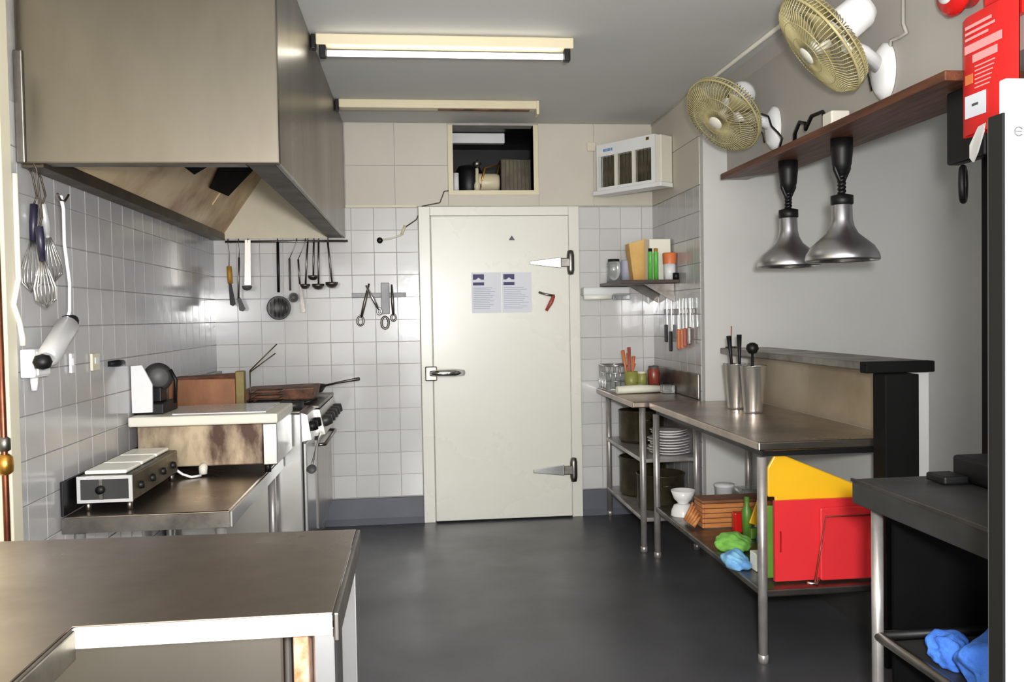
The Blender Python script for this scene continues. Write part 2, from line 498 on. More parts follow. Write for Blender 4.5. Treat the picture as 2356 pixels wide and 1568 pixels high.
# notices
for i, (xa, xb, lab) in enumerate(((0.378, 0.578, 'printed notice with navy header block, taped beside the latch side on coolroom door'), (0.584, 0.785, 'printed notice with navy header block, taped nearer the hinges on coolroom door'))):
    t = Thing('notice', ((xa + xb) / 2, yf, 1.41), lab, 'notice')
    t.part('sheet', MB().box(xa, xb, yf - 0.002, yf, 1.412, 1.684), 'paper')
    mb = MB()
    mb.prism([(xa + 0.01, yf - 0.002, 1.636), (xa + 0.01, yf - 0.002, 1.672), (xa + 0.085, yf - 0.002, 1.672), (xa + 0.085, yf - 0.002, 1.636), (xa + 0.066, yf - 0.002, 1.636), (xa + 0.048, yf - 0.002, 1.65), (xa + 0.03, yf - 0.002, 1.636)], (0, -0.0008, 0))
    mb.box(xa + 0.01, xa + 0.085, yf - 0.0028, yf - 0.002, 1.598, 1.618)
    t.part('header_print', mb, 'print_navy')
    mb = MB()
    for k in range(12):
        mb.box(xa + 0.012, xa + random.uniform(0.12, 0.18), yf - 0.0026, yf - 0.002, 1.578 - k * 0.0125, 1.582 - k * 0.0125)
    t.part('text_print', mb, 'print_grey')

# ================================================================== EXHAUST HOOD
hy0, hy1, hzb = 3.08, D - 0.012, 1.927
hxl, hxr = XL + 0.012, -0.455
t = Thing('exhaust_hood', ((hxl + hxr) / 2, 4.5, hzb), 'large stainless steel exhaust canopy hung from the ceiling over the cooking line', 'exhaust hood')
t.part('front_panel', MB().bbox(hxl, hxr, hy0, hy0 + 0.02, hzb, ZC - 0.002, 0.006), 'steel_hood')
t.part('side_panel', MB().bbox(hxr - 0.02, hxr, hy0 + 0.021, hy1, hzb, ZC - 0.002, 0.006), 'steel_hood')
# sloped filter bank from wall to crown
sx0, sz0, sx1, sz1 = XL + 0.06, hzb + 0.01, -0.80, 2.60
sl = MB().prism([(sx0, hy0 + 0.03, sz0), (sx1, hy0 + 0.03, sz1), (sx1 - 0.02, hy0 + 0.03, sz1 + 0.014), (sx0 - 0.02, hy0 + 0.03, sz0 + 0.014)], (0, hy1 - hy0 - 0.04, 0))
bank = t.part('filter_bank', sl, 'greasy_panel')
u = Vector((sx1 - sx0, 0, sz1 - sz0)).normalized(); nrm = Vector((u.z, 0, -u.x))
def on_slope(px, py):
    r = ray(px, py); p0 = Vector((sx0, 0, sz0)); k = (p0 - CAM).dot(nrm) / r.dot(nrm); return CAM + r * k
def slope_patch(corners, th, off):
    q = [on_slope(*c) + nrm * off for c in corners]
    return MB().prism(q, nrm * th)
pA, pB = on_slope(520, 445), on_slope(545, 400)
for ya in (3.75, 4.25, 4.75, 5.25):
    q = []
    for s_, yy in ((0.16, ya), (0.16, ya + 0.44), (0.56, ya + 0.44), (0.56, ya)):
        q.append(Vector((sx0, yy, sz0)) + u * s_)
    if ya in (3.75, 5.25): t.part('filter', MB().prism(q, nrm * 0.006), 'greasy_panel', bank)
t.part('gap_shade', slope_patch([(478, 430), (522, 449), (592, 376), (508, 372)], 0.003, 0.008), 'flat_black', bank, label='black patch painted for the dark hole of a missing grease filter')  # flat black patch paints the darkness inside an open filter hole
t.part('gap_shade', slope_patch([(415, 378), (443, 399), (475, 380), (468, 370)], 0.003, 0.008), 'flat_black', bank, label='black patch painted for the dark hole of a missing grease filter')
t.part('crown', MB().box(sx1 - 0.03, hxr - 0.022, hy0 + 0.022, hy1 - 0.012, 2.61, 2.63), 'greasy_panel')
t.part('back_panel', MB().box(hxl, hxr - 0.022, hy1 - 0.01, hy1, hzb, ZC - 0.01), 'hood_back')
mb = MB()
mb.prism([(hxl, hy0 + 0.022, hzb - 0.01), (hxl + 0.07, hy0 + 0.022, hzb - 0.01), (hxl + 0.07, hy0 + 0.022, hzb + 0.035), (hxl + 0.062, hy0 + 0.022, hzb + 0.035), (hxl + 0.062, hy0 + 0.022, hzb), (hxl, hy0 + 0.022, hzb)], (0, hy1 - hy0 - 0.03, 0))
t.part('grease_gutter', mb, 'gutter')
t.part('bottom_lip', MB().box(hxr - 0.115, hxr - 0.021, hy0 + 0.022, hy1 - 0.012, hzb + 0.002, hzb + 0.008), 'gutter')
t.part('bottom_lip', MB().box(hxl + 0.075, hxr - 0.12, hy0 + 0.022, hy0 + 0.085, hzb + 0.002, hzb + 0.008), 'steel_worn')
t.part('corner_bracket', MB().bbox(hxl - 0.004, hxl + 0.025, hy0 - 0.012, hy0 - 0.001, hzb + 0.0, 2.3, 0.004), 'steel_worn')

# ================================================================== CEILING LIGHTS
def batten(y, lab, tube_on):
    t = Thing('fluorescent_light', (0.17, y, ZC - 0.06), lab, 'ceiling light', 'fluorescent battens on the ceiling')
    x0, x1 = -0.43, 0.77
    t.part('housing', MB().bbox(x0, x1, y - 0.03, y + 0.045, ZC - 0.052, ZC - 0.001, 0.006), 'cream_enamel')
    if tube_on:
        t.part('tube', MB().tube([(x0 + 0.05, y - 0.005, ZC - 0.085), (x1 - 0.05, y - 0.005, ZC - 0.085)], 0.014, 12), 'tube_lit')
        for xx in (x0 + 0.015, x1 - 0.045):
            t.part('lamp_holder', MB().bbox(xx, xx + 0.03, y - 0.024, y + 0.016, ZC - 0.107, ZC - 0.05, 0.004), 'black')
    else:
        t.part('empty_slot', MB().box(0.16, x1 - 0.05, y - 0.012, y + 0.03, ZC - 0.056, ZC - 0.051), 'burnt')
        t.part('end_cap', MB().bbox(x1 - 0.012, x1 + 0.006, y - 0.034, y + 0.048, ZC - 0.085, ZC - 0.002, 0.004), 'cream_enamel')
    t.part('end_bracket', MB().bbox(x0 - 0.022, x0 - 0.001, y - 0.03, y + 0.02, ZC - 0.07, ZC - 0.004, 0.004), 'black')
batten(4.12, 'cream fluorescent batten with a bare tube and black lamp holders', True)
batten(5.32, 'cream fluorescent batten with no tube, close to the plant opening', False)

# conduit along the ceiling edge
one('ceiling_conduit', MB().tube([(1.655, D - 0.01, ZC - 0.012), (1.665, 4.8, ZC - 0.012), (1.70, 2.2, ZC - 0.012)], 0.011, 8), 'off_white', 'thin pale conduit running along the ceiling towards the fans', 'conduit')
struct('trim_4', MB().prism([(XB, 1.9, ZC - 0.001), (XB - 0.05, 1.9, ZC - 0.001), (XB, 1.9, ZC - 0.05)], (0, YN - 1.96, 0)), 'bulk_paint', 'small cove between bulkhead and ceiling', 'trim')

# plant inside the opening
t = Thing('condensing_unit', (0.55, D + 0.5, hz0 - 0.01), 'black refrigeration unit with brass fittings inside the plant opening', 'refrigeration unit')
yb = D + 0.16
t.part('base', MB().bbox(0.2, 0.9, yb - 0.05, yb + 0.45, hz0 - 0.01, hz0 + 0.015, 0.004), 'black')
mb = MB().lathe([(0, 0), (0.09, 0), (0.1, 0.02), (0.1, 0.15), (0.075, 0.2), (0, 0.215)], 20, loc=(0.40, yb + 0.15, hz0 + 0.014))
t.part('compressor', mb, 'black')
M4 = Matrix.Translation((0.52, yb + 0.05, hz0 + 0.085)) @ Matrix.Rotation(R(90), 4, 'Y')
mb = MB().lathe([(0, -0.085), (0.055, -0.085), (0.066, -0.065), (0.066, 0.065), (0.055, 0.085), (0, 0.085)], 16, M=M4)
mb.box(0.48, 0.56, yb + 0.02, yb + 0.08, hz0 + 0.014, hz0 + 0.05)
t.part('motor', mb, 'cream_enamel')
t.part('valve', MB().lathe([(0, 0), (0.022, 0.0), (0.022, 0.05), (0.012, 0.07), (0.012, 0.16), (0, 0.165)], 12, loc=(0.445, yb - 0.02, hz0 + 0.014)), 'cream_enamel')
t.part('gauge', MB().tube([(0.43, yb - 0.03, hz0 + 0.19), (0.46, yb - 0.03, hz0 + 0.22)], 0.025, 10), 'steel_worn')
t.part('pipe', MB().tube([(0.46, yb, hz0 + 0.02), (0.5, yb - 0.02, hz0 + 0.18), (0.6, yb + 0.0, hz0 + 0.2), (0.58, yb + 0.05, hz0 + 0.09)], 0.008, 8), 'brass')
coil = t.part('coil', MB().bbox(0.62, 0.84, yb + 0.08, yb + 0.3, hz0 + 0.014, hz0 + 0.26, 0.006), 'dark_pot')
for k in range(8):
    t.part('fin', MB().box(0.625 + k * 0.028, 0.632 + k * 0.028, yb + 0.07, yb + 0.081, hz0 + 0.02, hz0 + 0.25), 'charcoal', coil)
one('strip_lamp', MB().bbox(0.25, 0.66, D + 0.3, D + 0.36, ZC - 0.075, ZC - 0.004, 0.006), 'white_plastic', 'pale strip fitting at the top of the plant opening', 'strip light')
one('white_pipe', MB().tube([(0.295, D + 0.07, hz0 + 0.001), (0.295, D + 0.07, hz0 + 0.13)], 0.02, 12), 'white_plastic', 'short white pipe at the edge of the plant opening', 'pipe')

# cable down from the opening
t = Thing('wall_cable', (-0.1, D - 0.012, 1.9), 'thin brown cable running from the plant opening to a wall clip', 'cable')
pts = [onY(*p, D - 0.012) for p in ((1036, 438), (1022, 440), (1012, 466), (972, 474), (958, 505), (930, 524))]
t.part('cable', MB().tube(pts, 0.0045, 6), 'gutter')
t.part('joint', MB().tube([onY(932, 518, D - 0.014), onY(924, 540, D - 0.014)], 0.01, 8), 'cream_enamel')
t.part('tail', MB().tube([onY(924, 540, D - 0.014), onY(900, 548, D - 0.014), onY(876, 552, D - 0.014)], 0.006, 8), 'off_white')
t.part('clip', MB().lathe([(0, 0), (0.02, 0), (0.02, 0.02), (0, 0.024)], 12, M=Matrix.Translation(onY(874, 553, D - 0.008)) @ Matrix.Rotation(R(90), 4, 'X')), 'black')

# insect killer across the corner
A = onY(1372, 335, 5.80); B = onZ(1506, 307, A.z)
ht = A.z - onY(1378, 440, 5.80).z
ex = (B - A).normalized(); ey = Vector((-ex.y, ex.x, 0)); Lh = (B - A).length
Mx = Matrix((ex, ey, Vector((0, 0, 1)))).transposed().to_4x4(); Mx.translation = Vector((A.x, A.y, A.z - ht))
t = Thing('insect_killer', Mx @ Vector((Lh / 2, 0.04, 0)), 'white electric insect killer with three vertical grille bays in the corner', 'insect killer')
dp = 0.085
mb = MB()
mb.box(0, Lh, 0, dp, ht * 0.74, ht, M=Mx); mb.box(0, Lh, 0, dp, 0, 0.02, M=Mx)
mb.box(0, 0.014, 0, dp, 0.02, ht * 0.74, M=Mx); mb.box(Lh - 0.03, Lh, 0, dp, 0.02, ht * 0.74, M=Mx)
mb.box(0.01, Lh - 0.02, dp - 0.012, dp, 0.02, ht * 0.74, M=Mx)
t.part('case', mb, 'white_plastic')
for k in (1, 2):
    xx = 0.014 + k * (Lh - 0.044) / 3
    t.part('divider', MB().box(xx - 0.012, xx + 0.012, 0.004, 0.03, 0.02, ht * 0.74, M=Mx), 'off_white')
gr = t.part('grille', MB().box(0.014, Lh - 0.03, 0.045, 0.05, 0.02, ht * 0.74, M=Mx), 'uv_dark')
for k in range(15):
    xx = 0.03 + k * (Lh - 0.075) / 14
    t.part('bar', MB().tube([Mx @ Vector((xx, 0.018, 0.02)), Mx @ Vector((xx, 0.018, ht * 0.74))], 0.0022, 6), 'dark_pot', gr)
mb = MB()
for a, b in ((0.06, 0.085), (0.088, 0.094), (0.098, 0.112), (0.115, 0.122), (0.126, 0.142)):
    mb.box(a, b, -0.001, 0.0, ht * 0.83, ht * 0.89, M=Mx)
t.part('lettering', mb, 'print_blue')
t.part('indicator', MB().box(Lh - 0.07, Lh - 0.045, -0.002, 0.0, ht * 0.9, ht * 0.96, M=Mx), 'brass')
t.part('bottom_tray', MB().bbox(-0.02, Lh + 0.06, -0.02, dp + 0.02, -0.03, -0.002, 0.004, M=Mx), 'white_plastic')
t.part('end_housing', MB().bbox(Lh, Lh + 0.05, 0.0, dp + 0.03, 0.0, ht - 0.01, 0.006, M=Mx), 'off_white')
p = onY(1360, 338, D - 0.006)
one('wall_outlet', MB().bbox(p.x - 0.03, p.x + 0.03, p.y - 0.014, p.y, p.z - 0.03, p.z + 0.03, 0.004), 'cream_paint', 'small cream outlet plate beside the insect killer', 'outlet')

# ================================================================== WALL FANS
def fan(center, n, base, lab, rad):
    n = Vector(n).normalized(); C0 = Vector(center)
    Mf = n.to_track_quat('Z', 'Y').to_matrix().to_4x4(); Mf.translation = C0
    t = Thing('wall_fan', base, lab, 'fan', 'oscillating fans on the bulkhead')
    g = MB()
    def ring(rr, zz, th, seg=40):
        g.tube([Mf @ Vector((rr * math.cos(2 * math.pi * k / seg), rr * math.sin(2 * math.pi * k / seg), zz)) for k in range(seg)], th, 6, closed=True)
    ring(rad, 0, 0.0055); ring(rad * 0.98, -0.03, 0.003); ring(rad * 0.66, 0.045, 0.002); ring(rad * 0.36, 0.055, 0.002)
    nw = 72
    for k in range(nw):
        a = 2 * math.pi * k / nw; c, s_ = math.cos(a), math.sin(a)
        pf = [(rad, 0.0), (rad * 0.9, 0.03), (rad * 0.66, 0.045), (rad * 0.36, 0.055), (rad * 0.17, 0.058)]
        g.tube([Mf @ Vector((r_ * c, r_ * s_, z_)) for r_, z_ in pf], 0.0021, 4)
        pb = [(rad, 0.0), (rad * 0.93, -0.05), (rad * 0.6, -0.07), (rad * 0.25, -0.075)]
        g.tube([Mf @ Vector((r_ * c, r_ * s_, z_)) for r_, z_ in pb], 0.0021, 4)
    t.part('guard', g, 'fan_guard')
    t.part('badge', MB().lathe([(0, 0.066), (rad * 0.16, 0.064), (rad * 0.19, 0.056), (rad * 0.17, 0.05)], 20, M=Mf), 'off_white')
    for k in range(3):
        a0 = 2 * math.pi * k / 3
        vs, fs = [], []
        nr, na = 5, 6
        for i in range(nr):
            r_ = rad * (0.16 + 0.74 * i / (nr - 1)); wd = 0.42 + 0.45 * i / (nr - 1)
            for j in range(na):
                a = a0 + wd * (j / (na - 1) - 0.5) + 0.25 * i / nr
                z_ = -0.03 + 0.045 * (j / (na - 1))
                vs.append(Mf @ Vector((r_ * math.cos(a), r_ * math.sin(a), z_)))
        for i in range(nr - 1):
            for j in range(na - 1):
                fs.append((i * na + j, i * na + j + 1, (i + 1) * na + j + 1, (i + 1) * na + j))
        b = t.part('blade', MB().poly(vs, fs, True), 'fan_blade')
        sd = b.modifiers.new('thick', 'SOLIDIFY'); sd.thickness = 0.003
    t.part('hub', MB().lathe([(0, 0.03), (0.02, 0.03), (0.03, 0.02), (0.03, -0.03), (0, -0.03)], 16, M=Mf), 'off_white')
    back = C0 - n * 0.075
    Mm = Mf.copy(); Mm.translation = back
    t.part('motor', MB().lathe([(0, 0.0), (0.062, 0.0), (0.068, -0.02), (0.066, -0.11), (0.05, -0.14), (0, -0.15)], 20, M=Mm), 'white_plastic')
    b0 = Vector(base)
    el = C0 - n * 0.125 + Vector((0.0, 0, -0.085))
    t.part('arm', MB().tube([C0 - n * 0.125 + Vector((0, 0, -0.05)), el, el + (b0 - el) * 0.4 + Vector((0, 0, 0.02)), b0 + Vector((-0.03, 0, 0.02))], [0.028, 0.028, 0.022, 0.03], 12), 'white_plastic')
    Mb = Matrix.Translation(b0) @ Matrix.Rotation(R(-90), 4, 'Y')
    Mb = Mb @ Matrix.Diagonal((1.25, 0.8, 1, 1))
    t.part('wall_base', MB().lathe([(0.085, 0.001), (0.085, 0.02), (0.06, 0.04), (0.025, 0.045), (0, 0.045)], 24, M=Mb), 'white_plastic')
    t.part('switch_knob', MB().tube([b0 + Vector((-0.046, -0.012, 0.03)), b0 + Vector((-0.062, -0.016, 0.03))], 0.008, 8), 'black')
    t.part('pull_cord', MB().tube([el + Vector((0, 0, -0.02)), el + Vector((0.06, 0, -0.03)), b0 + Vector((-0.06, 0.02, -0.02)), b0 + Vector((-0.055, 0.01, -0.07))], 0.0035, 6), 'black')
c1 = onX(1662, 266, 1.52); c2 = onX(1886, 104, 1.50)
fan(c1, (-0.69, -0.25, -0.667), onX(1785, 295, XB - 0.001), 'beige guarded wall fan above the hanging heat lamps', 0.205)
fan(c2, (-0.758, 0.20, -0.62), onX(2040, 165, XB - 0.001), 'beige guarded wall fan beside the red fire bell', 0.21)

one('fan_conduit', MB().tube([onX(2078, -40, XB - 0.008), onX(2078, 55, XB - 0.008), onX(2086, 75, XB - 0.01), onX(2070, 85, XB - 0.008), onX(2050, 92, XB - 0.008), onX(2048, 112, XB - 0.008)], 0.007, 6), 'bulk_paint', 'thin painted cable dropping to the fan by the fire bell', 'cable')

# ================================================================== HANGING PLANK, LAMPS
ZP = 2.115
cs = [onZ(1665, 414, ZP), onZ(1776, 393, ZP), Vector((1.99, 2.62, ZP)), Vector((1.69, 2.62, ZP))]
cs[0].x = 1.68; cs[1].x = 1.95
one('timber_plank', MB().prism(cs, (0, 0, 0.033)), 'wood_beam', 'dark stained timber plank fixed under the bulkhead, carrying the lamps', 'plank', bevel=0.004)
def heat_lamp(px, py, Y, lab, wire):
    c = onY(px, py, Y)
    zb = c.z
    t = Thing('heat_lamp', (c.x, Y, zb), lab, 'heat lamp', 'heat lamps over the servery')
    pr = [(0.149, 0.0), (0.152, 0.008), (0.147, 0.03), (0.128, 0.062), (0.095, 0.09), (0.066, 0.115), (0.05, 0.145), (0.043, 0.175), (0.041, 0.235), (0.036, 0.245), (0, 0.245)]
    sh = t.part('shade', MB().lathe([(0.142, 0.004)] + pr, 40, loc=(c.x, Y, zb)), 'lamp_alu')
    t.part('shade_lining', MB().lathe([(0.143, 0.003), (0.12, 0.055), (0.06, 0.105), (0.036, 0.16), (0, 0.165)], 32, loc=(c.x, Y, zb)), 'steel_bright', sh)
    t.part('bulb', MB().lathe([(0, 0.04), (0.04, 0.05), (0.055, 0.08), (0.035, 0.12), (0.02, 0.17)], 20, loc=(c.x, Y, zb)), 'off_white')
    t.part('cap', MB().lathe([(0.041, 0.236), (0.046, 0.24), (0.046, 0.275), (0.02, 0.282), (0, 0.282)], 24, loc=(c.x, Y, zb)), 'black')
    ch = MB()
    ztop = ZP - zb
    pts = []
    for k in range(60):
        a = k * 0.9; z = 0.28 + (ztop - 0.28 - 0.1) * k / 59
        pts.append((c.x + 0.011 * math.cos(a), Y + 0.011 * math.sin(a), zb + z))
    ch.tube(pts, 0.0085, 6)
    t.part('coiled_cord', ch, 'black')
    mb = MB().lathe([(0, ztop - 0.16), (0.022, ztop - 0.155), (0.04, ztop - 0.11), (0.046, ztop - 0.05), (0.046, ztop - 0.002), (0, ztop - 0.002)], 20, loc=(c.x, Y, zb))
    t.part('ceiling_cup', mb, 'black')
    mb = MB().tube([(c.x - 0.03, Y, zb + ztop - 0.03), (c.x - 0.028, Y, zb + ztop - 0.13), (c.x, Y, zb + ztop - 0.2), (c.x + 0.028, Y, zb + ztop - 0.13), (c.x + 0.03, Y, zb + ztop - 0.03)], 0.012, 8)
    t.part('cord_loop', mb, 'black')
heat_lamp(1815, 614, 4.05, 'spun aluminium heat lamp on a black cord, further along the plank from the fire blanket', 0)
heat_lamp(1938, 600, 3.52, 'spun aluminium heat lamp on a black cord, closer to the fire blanket', 0)
# cords lying on the plank
one('lamp_flex', MB().tube([Vector((1.79, 4.0, 2.165)), Vector((1.77, 3.9, 2.18)), Vector((1.74, 3.83, 2.20)), Vector((1.74, 3.78, 2.24)), Vector((1.74, 3.72, 2.22)), Vector((1.73, 3.70, 2.19)), Vector((1.74, 3.66, 2.24)), Vector((1.75, 3.58, 2.24)), Vector((1.77, 3.54, 2.165))], 0.009, 8), 'black', 'looped black flex lying on the plank between the lamps', 'cable')
one('fan_flex', MB().tube([onX(1752, 262, XB - 0.05), onX(1768, 268, XB - 0.06), onX(1775, 290, XB - 0.06), onX(1790, 305, XB - 0.07), onX(1800, 318, XB - 0.07), Vector((1.745, 4.02, 2.158))], 0.005, 6), 'black', 'thin black flex trailing from fan down to the plank', 'cable')
one('junction_box', MB().bbox(1.70, 1.78, 3.40, 3.48, 2.149, 2.205, 0.006), 'off_white', 'small cream junction box on top of the plank', 'box')

# ================================================================== SERVERY SHELF AND POSTS
t = Thing('servery_shelf', (1.89, 4.1, 1.14), 'long steel topped servery shelf with black end cap on the half wall', 'shelf')
t.part('top', MB().bbox(1.745, 2.03, 3.252, YN - 0.055, 1.15, 1.184, 0.005), 'steel_worn')
t.part('end_cap', MB().bbox(1.735, 2.02, 3.20, 3.25, 1.142, 1.186, 0.004), 'black_timber')
t.part('under_rail', MB().box(1.985, 2.015, 3.255, YN - 0.06, 1.141, 1.149), 'dark_grey')
one('servery_post', MB().bbox(1.782, 1.92, 3.145, 3.238, 0.002, 1.14, 0.004), 'black_timber', 'thick square black post holding up the end of the servery shelf', 'post')
one('corner_post', MB().bbox(1.84, 1.91, 2.57, 2.66, 0.002, 2.11, 0.004), 'black_timber', 'tall black post under the plank end behind the fire blanket', 'post')
one('post_box', MB().bbox(1.79, 1.838, 2.575, 2.77, 1.87, 2.112, 0.008), 'black', 'black box fixed to the post under the plank end', 'box')
one('coiled_strap', MB().tube([Vector((1.815 + 0.02 * math.cos(a), 2.715 + 0.022 * math.cos(a), 1.80 + 0.055 * math.sin(a))) for a in [k * math.pi / 9 for k in range(18)]], 0.011, 8, closed=True), 'black', 'black looped strap dangling below the black box', 'strap')

# fire bell and blanket
bc = onX(2216, -24, XB - 0.035)
t = Thing('fire_bell', (XB, bc.y, bc.z), 'round red fire bell with white centre above fire blanket', 'fire bell')
Mb = Matrix.Translation((XB - 0.001, bc.y, bc.z)) @ Matrix.Rotation(R(-90), 4, 'Y')
t.part('gong', MB().lathe([(0.055, 0.0), (0.06, 0.05), (0.082, 0.052), (0.085, 0.062), (0.07, 0.082), (0.045, 0.09)], 32, M=Mb), 'red_gloss')
t.part('centre_disc', MB().lathe([(0.045, 0.09), (0.043, 0.096), (0, 0.098)], 24, M=Mb), 'white_plastic')
t = Thing('fire_blanket', (1.77, 2.5, 1.92), 'red fire blanket pouch with pale print and white pull tabs', 'fire blanket')
fx = 1.745
def pz(px, py): return onX(px, py, fx)
q = [pz(2203, -30), pz(2222, 318), pz(2300, 290), pz(2400, 250), pz(2400, -120)]
y0, y1 = 2.38, 2.64
z0, z1 = 1.935, 2.305
def pouch_face(mb, d):
    n1, n2 = 7, 9
    vs, fs = [], []
    for i in range(n1):
        for j in range(n2):
            yy = y0 + (y1 - y0) * i / (n1 - 1); zz = z0 + (z1 - z0) * j / (n2 - 1)
            e = math.sin(math.pi * i / (n1 - 1)) ** 0.15 * (0.85 + 0.15 * math.sin(math.pi * j / (n2 - 1)) ** 0.5) if 0 < i < n1 - 1 else 0.0
            vs.append(Vector((fx + 0.02 - d * 0.022 * e + (0 if d > 0 else 0.004), yy, zz)))
    for i in range(n1 - 1):
        for j in range(n2 - 1):
            fs.append((i * n2 + j, i * n2 + j + 1, (i + 1) * n2 + j + 1, (i + 1) * n2 + j))
    mb.poly(vs, fs, True)
mb = MB(); pouch_face(mb, 1); pouch_face(mb, -1)
po = t.part('pouch', mb, 'red_cloth')
t.part('flap', MB().bbox(fx + 0.002, fx + 0.03, 2.36, 2.515, 2.306, 2.52, 0.008), 'red_cloth')
def print_bar(a, b, za, zb_, m_, nm):
    ya_, yb_ = y1 - a * (y1 - y0), y1 - b * (y1 - y0)
    t.part(nm, MB().box(fx - 0.0042, fx - 0.0022, yb_, ya_, za, zb_), m_, po)
for a, b, za, zb_ in ((0.18, 0.66, 2.262, 2.272), (0.18, 0.72, 2.244, 2.252), (0.18, 0.6, 2.226, 2.234), (0.17, 0.84, 2.186, 2.212), (0.32, 0.76, 2.152, 2.176)):
    print_bar(a, b, za, zb_, 'pink_print', 'print_line')
for k in range(6):
    print_bar(0.36, 0.72 - 0.02 * k, 2.135 - k * 0.013, 2.139 - k * 0.013, 'pink_print', 'print_line')
print_bar(0.18, 0.32, 2.09, 2.12, 'orange', 'print_mark')
t.part('paper_label', MB().box(fx - 0.004, fx - 0.002, y1 - 0.145, y1 - 0.045, 1.985, 2.055), 'paper', po)
t.part('label_mark', MB().box(fx - 0.0048, fx - 0.004, y1 - 0.11, y1 - 0.08, 2.018, 2.026), 'dark_grey', po)
t.part('pull_tab', MB().prism([(fx + 0.005, 2.535, 1.95), (fx + 0.005, 2.50, 1.955), (fx + 0.0, 2.535, 1.87), (fx + 0.0, 2.555, 1.845), (fx + 0.0, 2.57, 1.86), (fx + 0.0, 2.57, 1.90)], (-0.006, 0, 0)), 'white_plastic')
t.part('hanger', MB().box(fx + 0.03, XB - 0.001, 2.38, 2.48, 2.25, 2.33), 'red_gloss')

# white panel at the right foreground
t = Thing('partition_screen', (1.10, 1.32, 0), 'tall white partition screen with dark grey edge in front of black bench', 'screen')
t.part('board', MB().bbox(0.942, 1.26, 1.30, 1.318, 0.002, 1.755, 0.003), 'white_panel')
t.part('edge_trim', MB().bbox(0.936, 0.941, 1.300, 1.335, 0.002, 1.70, 0.001), 'edge_dark')
t.part('backing', MB().box(0.942, 1.26, 1.319, 1.345, 0.002, 1.70), 'dark_grey')
mb = MB()
p = onY(2344, 302, 1.2995)
mb.tube([p + Vector((0.007 * math.cos(a), 0, 0.007 * math.sin(a))) for a in [0.6 + k * 0.5 for k in range(11)]], 0.0012, 6)
mb.box(p.x - 0.006, p.x + 0.006, 1.299, 1.2999, p.z - 0.001, p.z + 0.001)
t.part('printed_mark', mb, 'dark_grey')

# ================================================================== RIGHT BENCHES
def leg(mb, x, y, z0, z1, r=0.019):
    mb.tube([(x, y, z0 + 0.03), (x, y, z1)], r, 12)
    mb.lathe([(0, 0), (r * 1.1, 0.0), (r * 1.1, 0.03), (r * 0.7, 0.035)], 12, loc=(x, y, z0))
    return mb
bz = 0.88
# near bench
t = Thing('steel_bench', (1.63, 4.07, 0), 'long stainless bench with chopping boards on its lower shelf against the servery', 'bench')
t.part('top', MB().bbox(1.318, 1.922, 3.25, 4.845, bz - 0.035, bz, 0.006), 'steel_bench')
t.part('under_frame', MB().box(1.35, 1.90, 3.29, 4.82, bz - 0.062, bz - 0.036), 'black')
for x, y in ((1.345, 3.285), (1.345, 4.80), (1.885, 3.285), (1.885, 4.80)):
    t.part('leg', leg(MB(), x, y, 0.0, bz - 0.062), 'steel_leg')
t.part('lower_shelf', MB().bbox(1.335, 1.895, 3.27, 4.82, 0.262, 0.292, 0.006), 'steel_worn')
# far bench in the alcove
t = Thing('alcove_bench', (1.45, 5.42, 0), 'small stainless bench with two shelves of pots in the alcove', 'bench')
t.part('top', MB().bbox(1.235, XR - 0.01, 4.90, D - 0.012, bz - 0.035, bz, 0.006), 'steel_bench')
t.part('splashback', MB().bbox(XR - 0.022, XR - 0.009, 4.93, D - 0.02, bz + 0.001, bz + 0.15, 0.004), 'steel_worn')
for x, y in ((1.30, 4.93), (1.31, 5.87), (1.62, 4.93), (1.62, 5.87)):
    t.part('leg', leg(MB(), x, y, 0.0, bz - 0.036), 'steel_leg')
t.part('middle_shelf', MB().bbox(1.29, 1.635, 4.92, 5.88, 0.52, 0.545, 0.006), 'steel_leg')
t.part('lower_shelf', MB().bbox(1.29, 1.635, 4.92, 5.88, 0.175, 0.2, 0.006), 'steel_leg')
# black bench in front
t = Thing('black_bench', (1.6, 2.0, 0), 'charcoal topped prep bench with steel legs beside the white screen', 'bench')
t.part('top', MB().bbox(1.25, 2.05, 1.45, 2.39, 0.83, 0.90, 0.004), 'charcoal')
t.part('edge_strip', MB().box(1.246, 1.254, 1.45, 2.39, 0.894, 0.902), 'steel_worn')
for x, y in ((1.305, 2.35), (1.305, 1.50), (2.0, 2.35), (2.0, 1.50)):
    t.part('leg', leg(MB(), x, y, 0.0, 0.829, 0.0165), 'steel_leg')
t.part('lower_shelf', MB().box(1.33, 1.98, 1.52, 2.33, 0.425, 0.44), 'charcoal')
t.part('end_panel', MB().box(1.362, 1.985, 2.362, 2.374, 0.03, 0.829), 'flat_black')  # black sheet added to blacken the view below the top
t.part('side_rail', MB().tube([(1.305, 2.35, 0.452), (1.305, 1.50, 0.452)], 0.015, 10), 'steel_worn')
t.part('end_rail', MB().tube([(1.305, 2.345, 0.452), (2.0, 2.345, 0.452)], 0.014, 10), 'black')
one('till_box', MB().bbox(1.52, 1.80, 2.08, 2.33, 0.902, 0.972, 0.01), 'black', 'low black box standing on the charcoal bench', 'box')
one('small_black_box', MB().bbox(1.44, 1.515, 2.24, 2.33, 0.902, 0.925, 0.006), 'black', 'flat little black gadget beside the low black box', 'gadget')

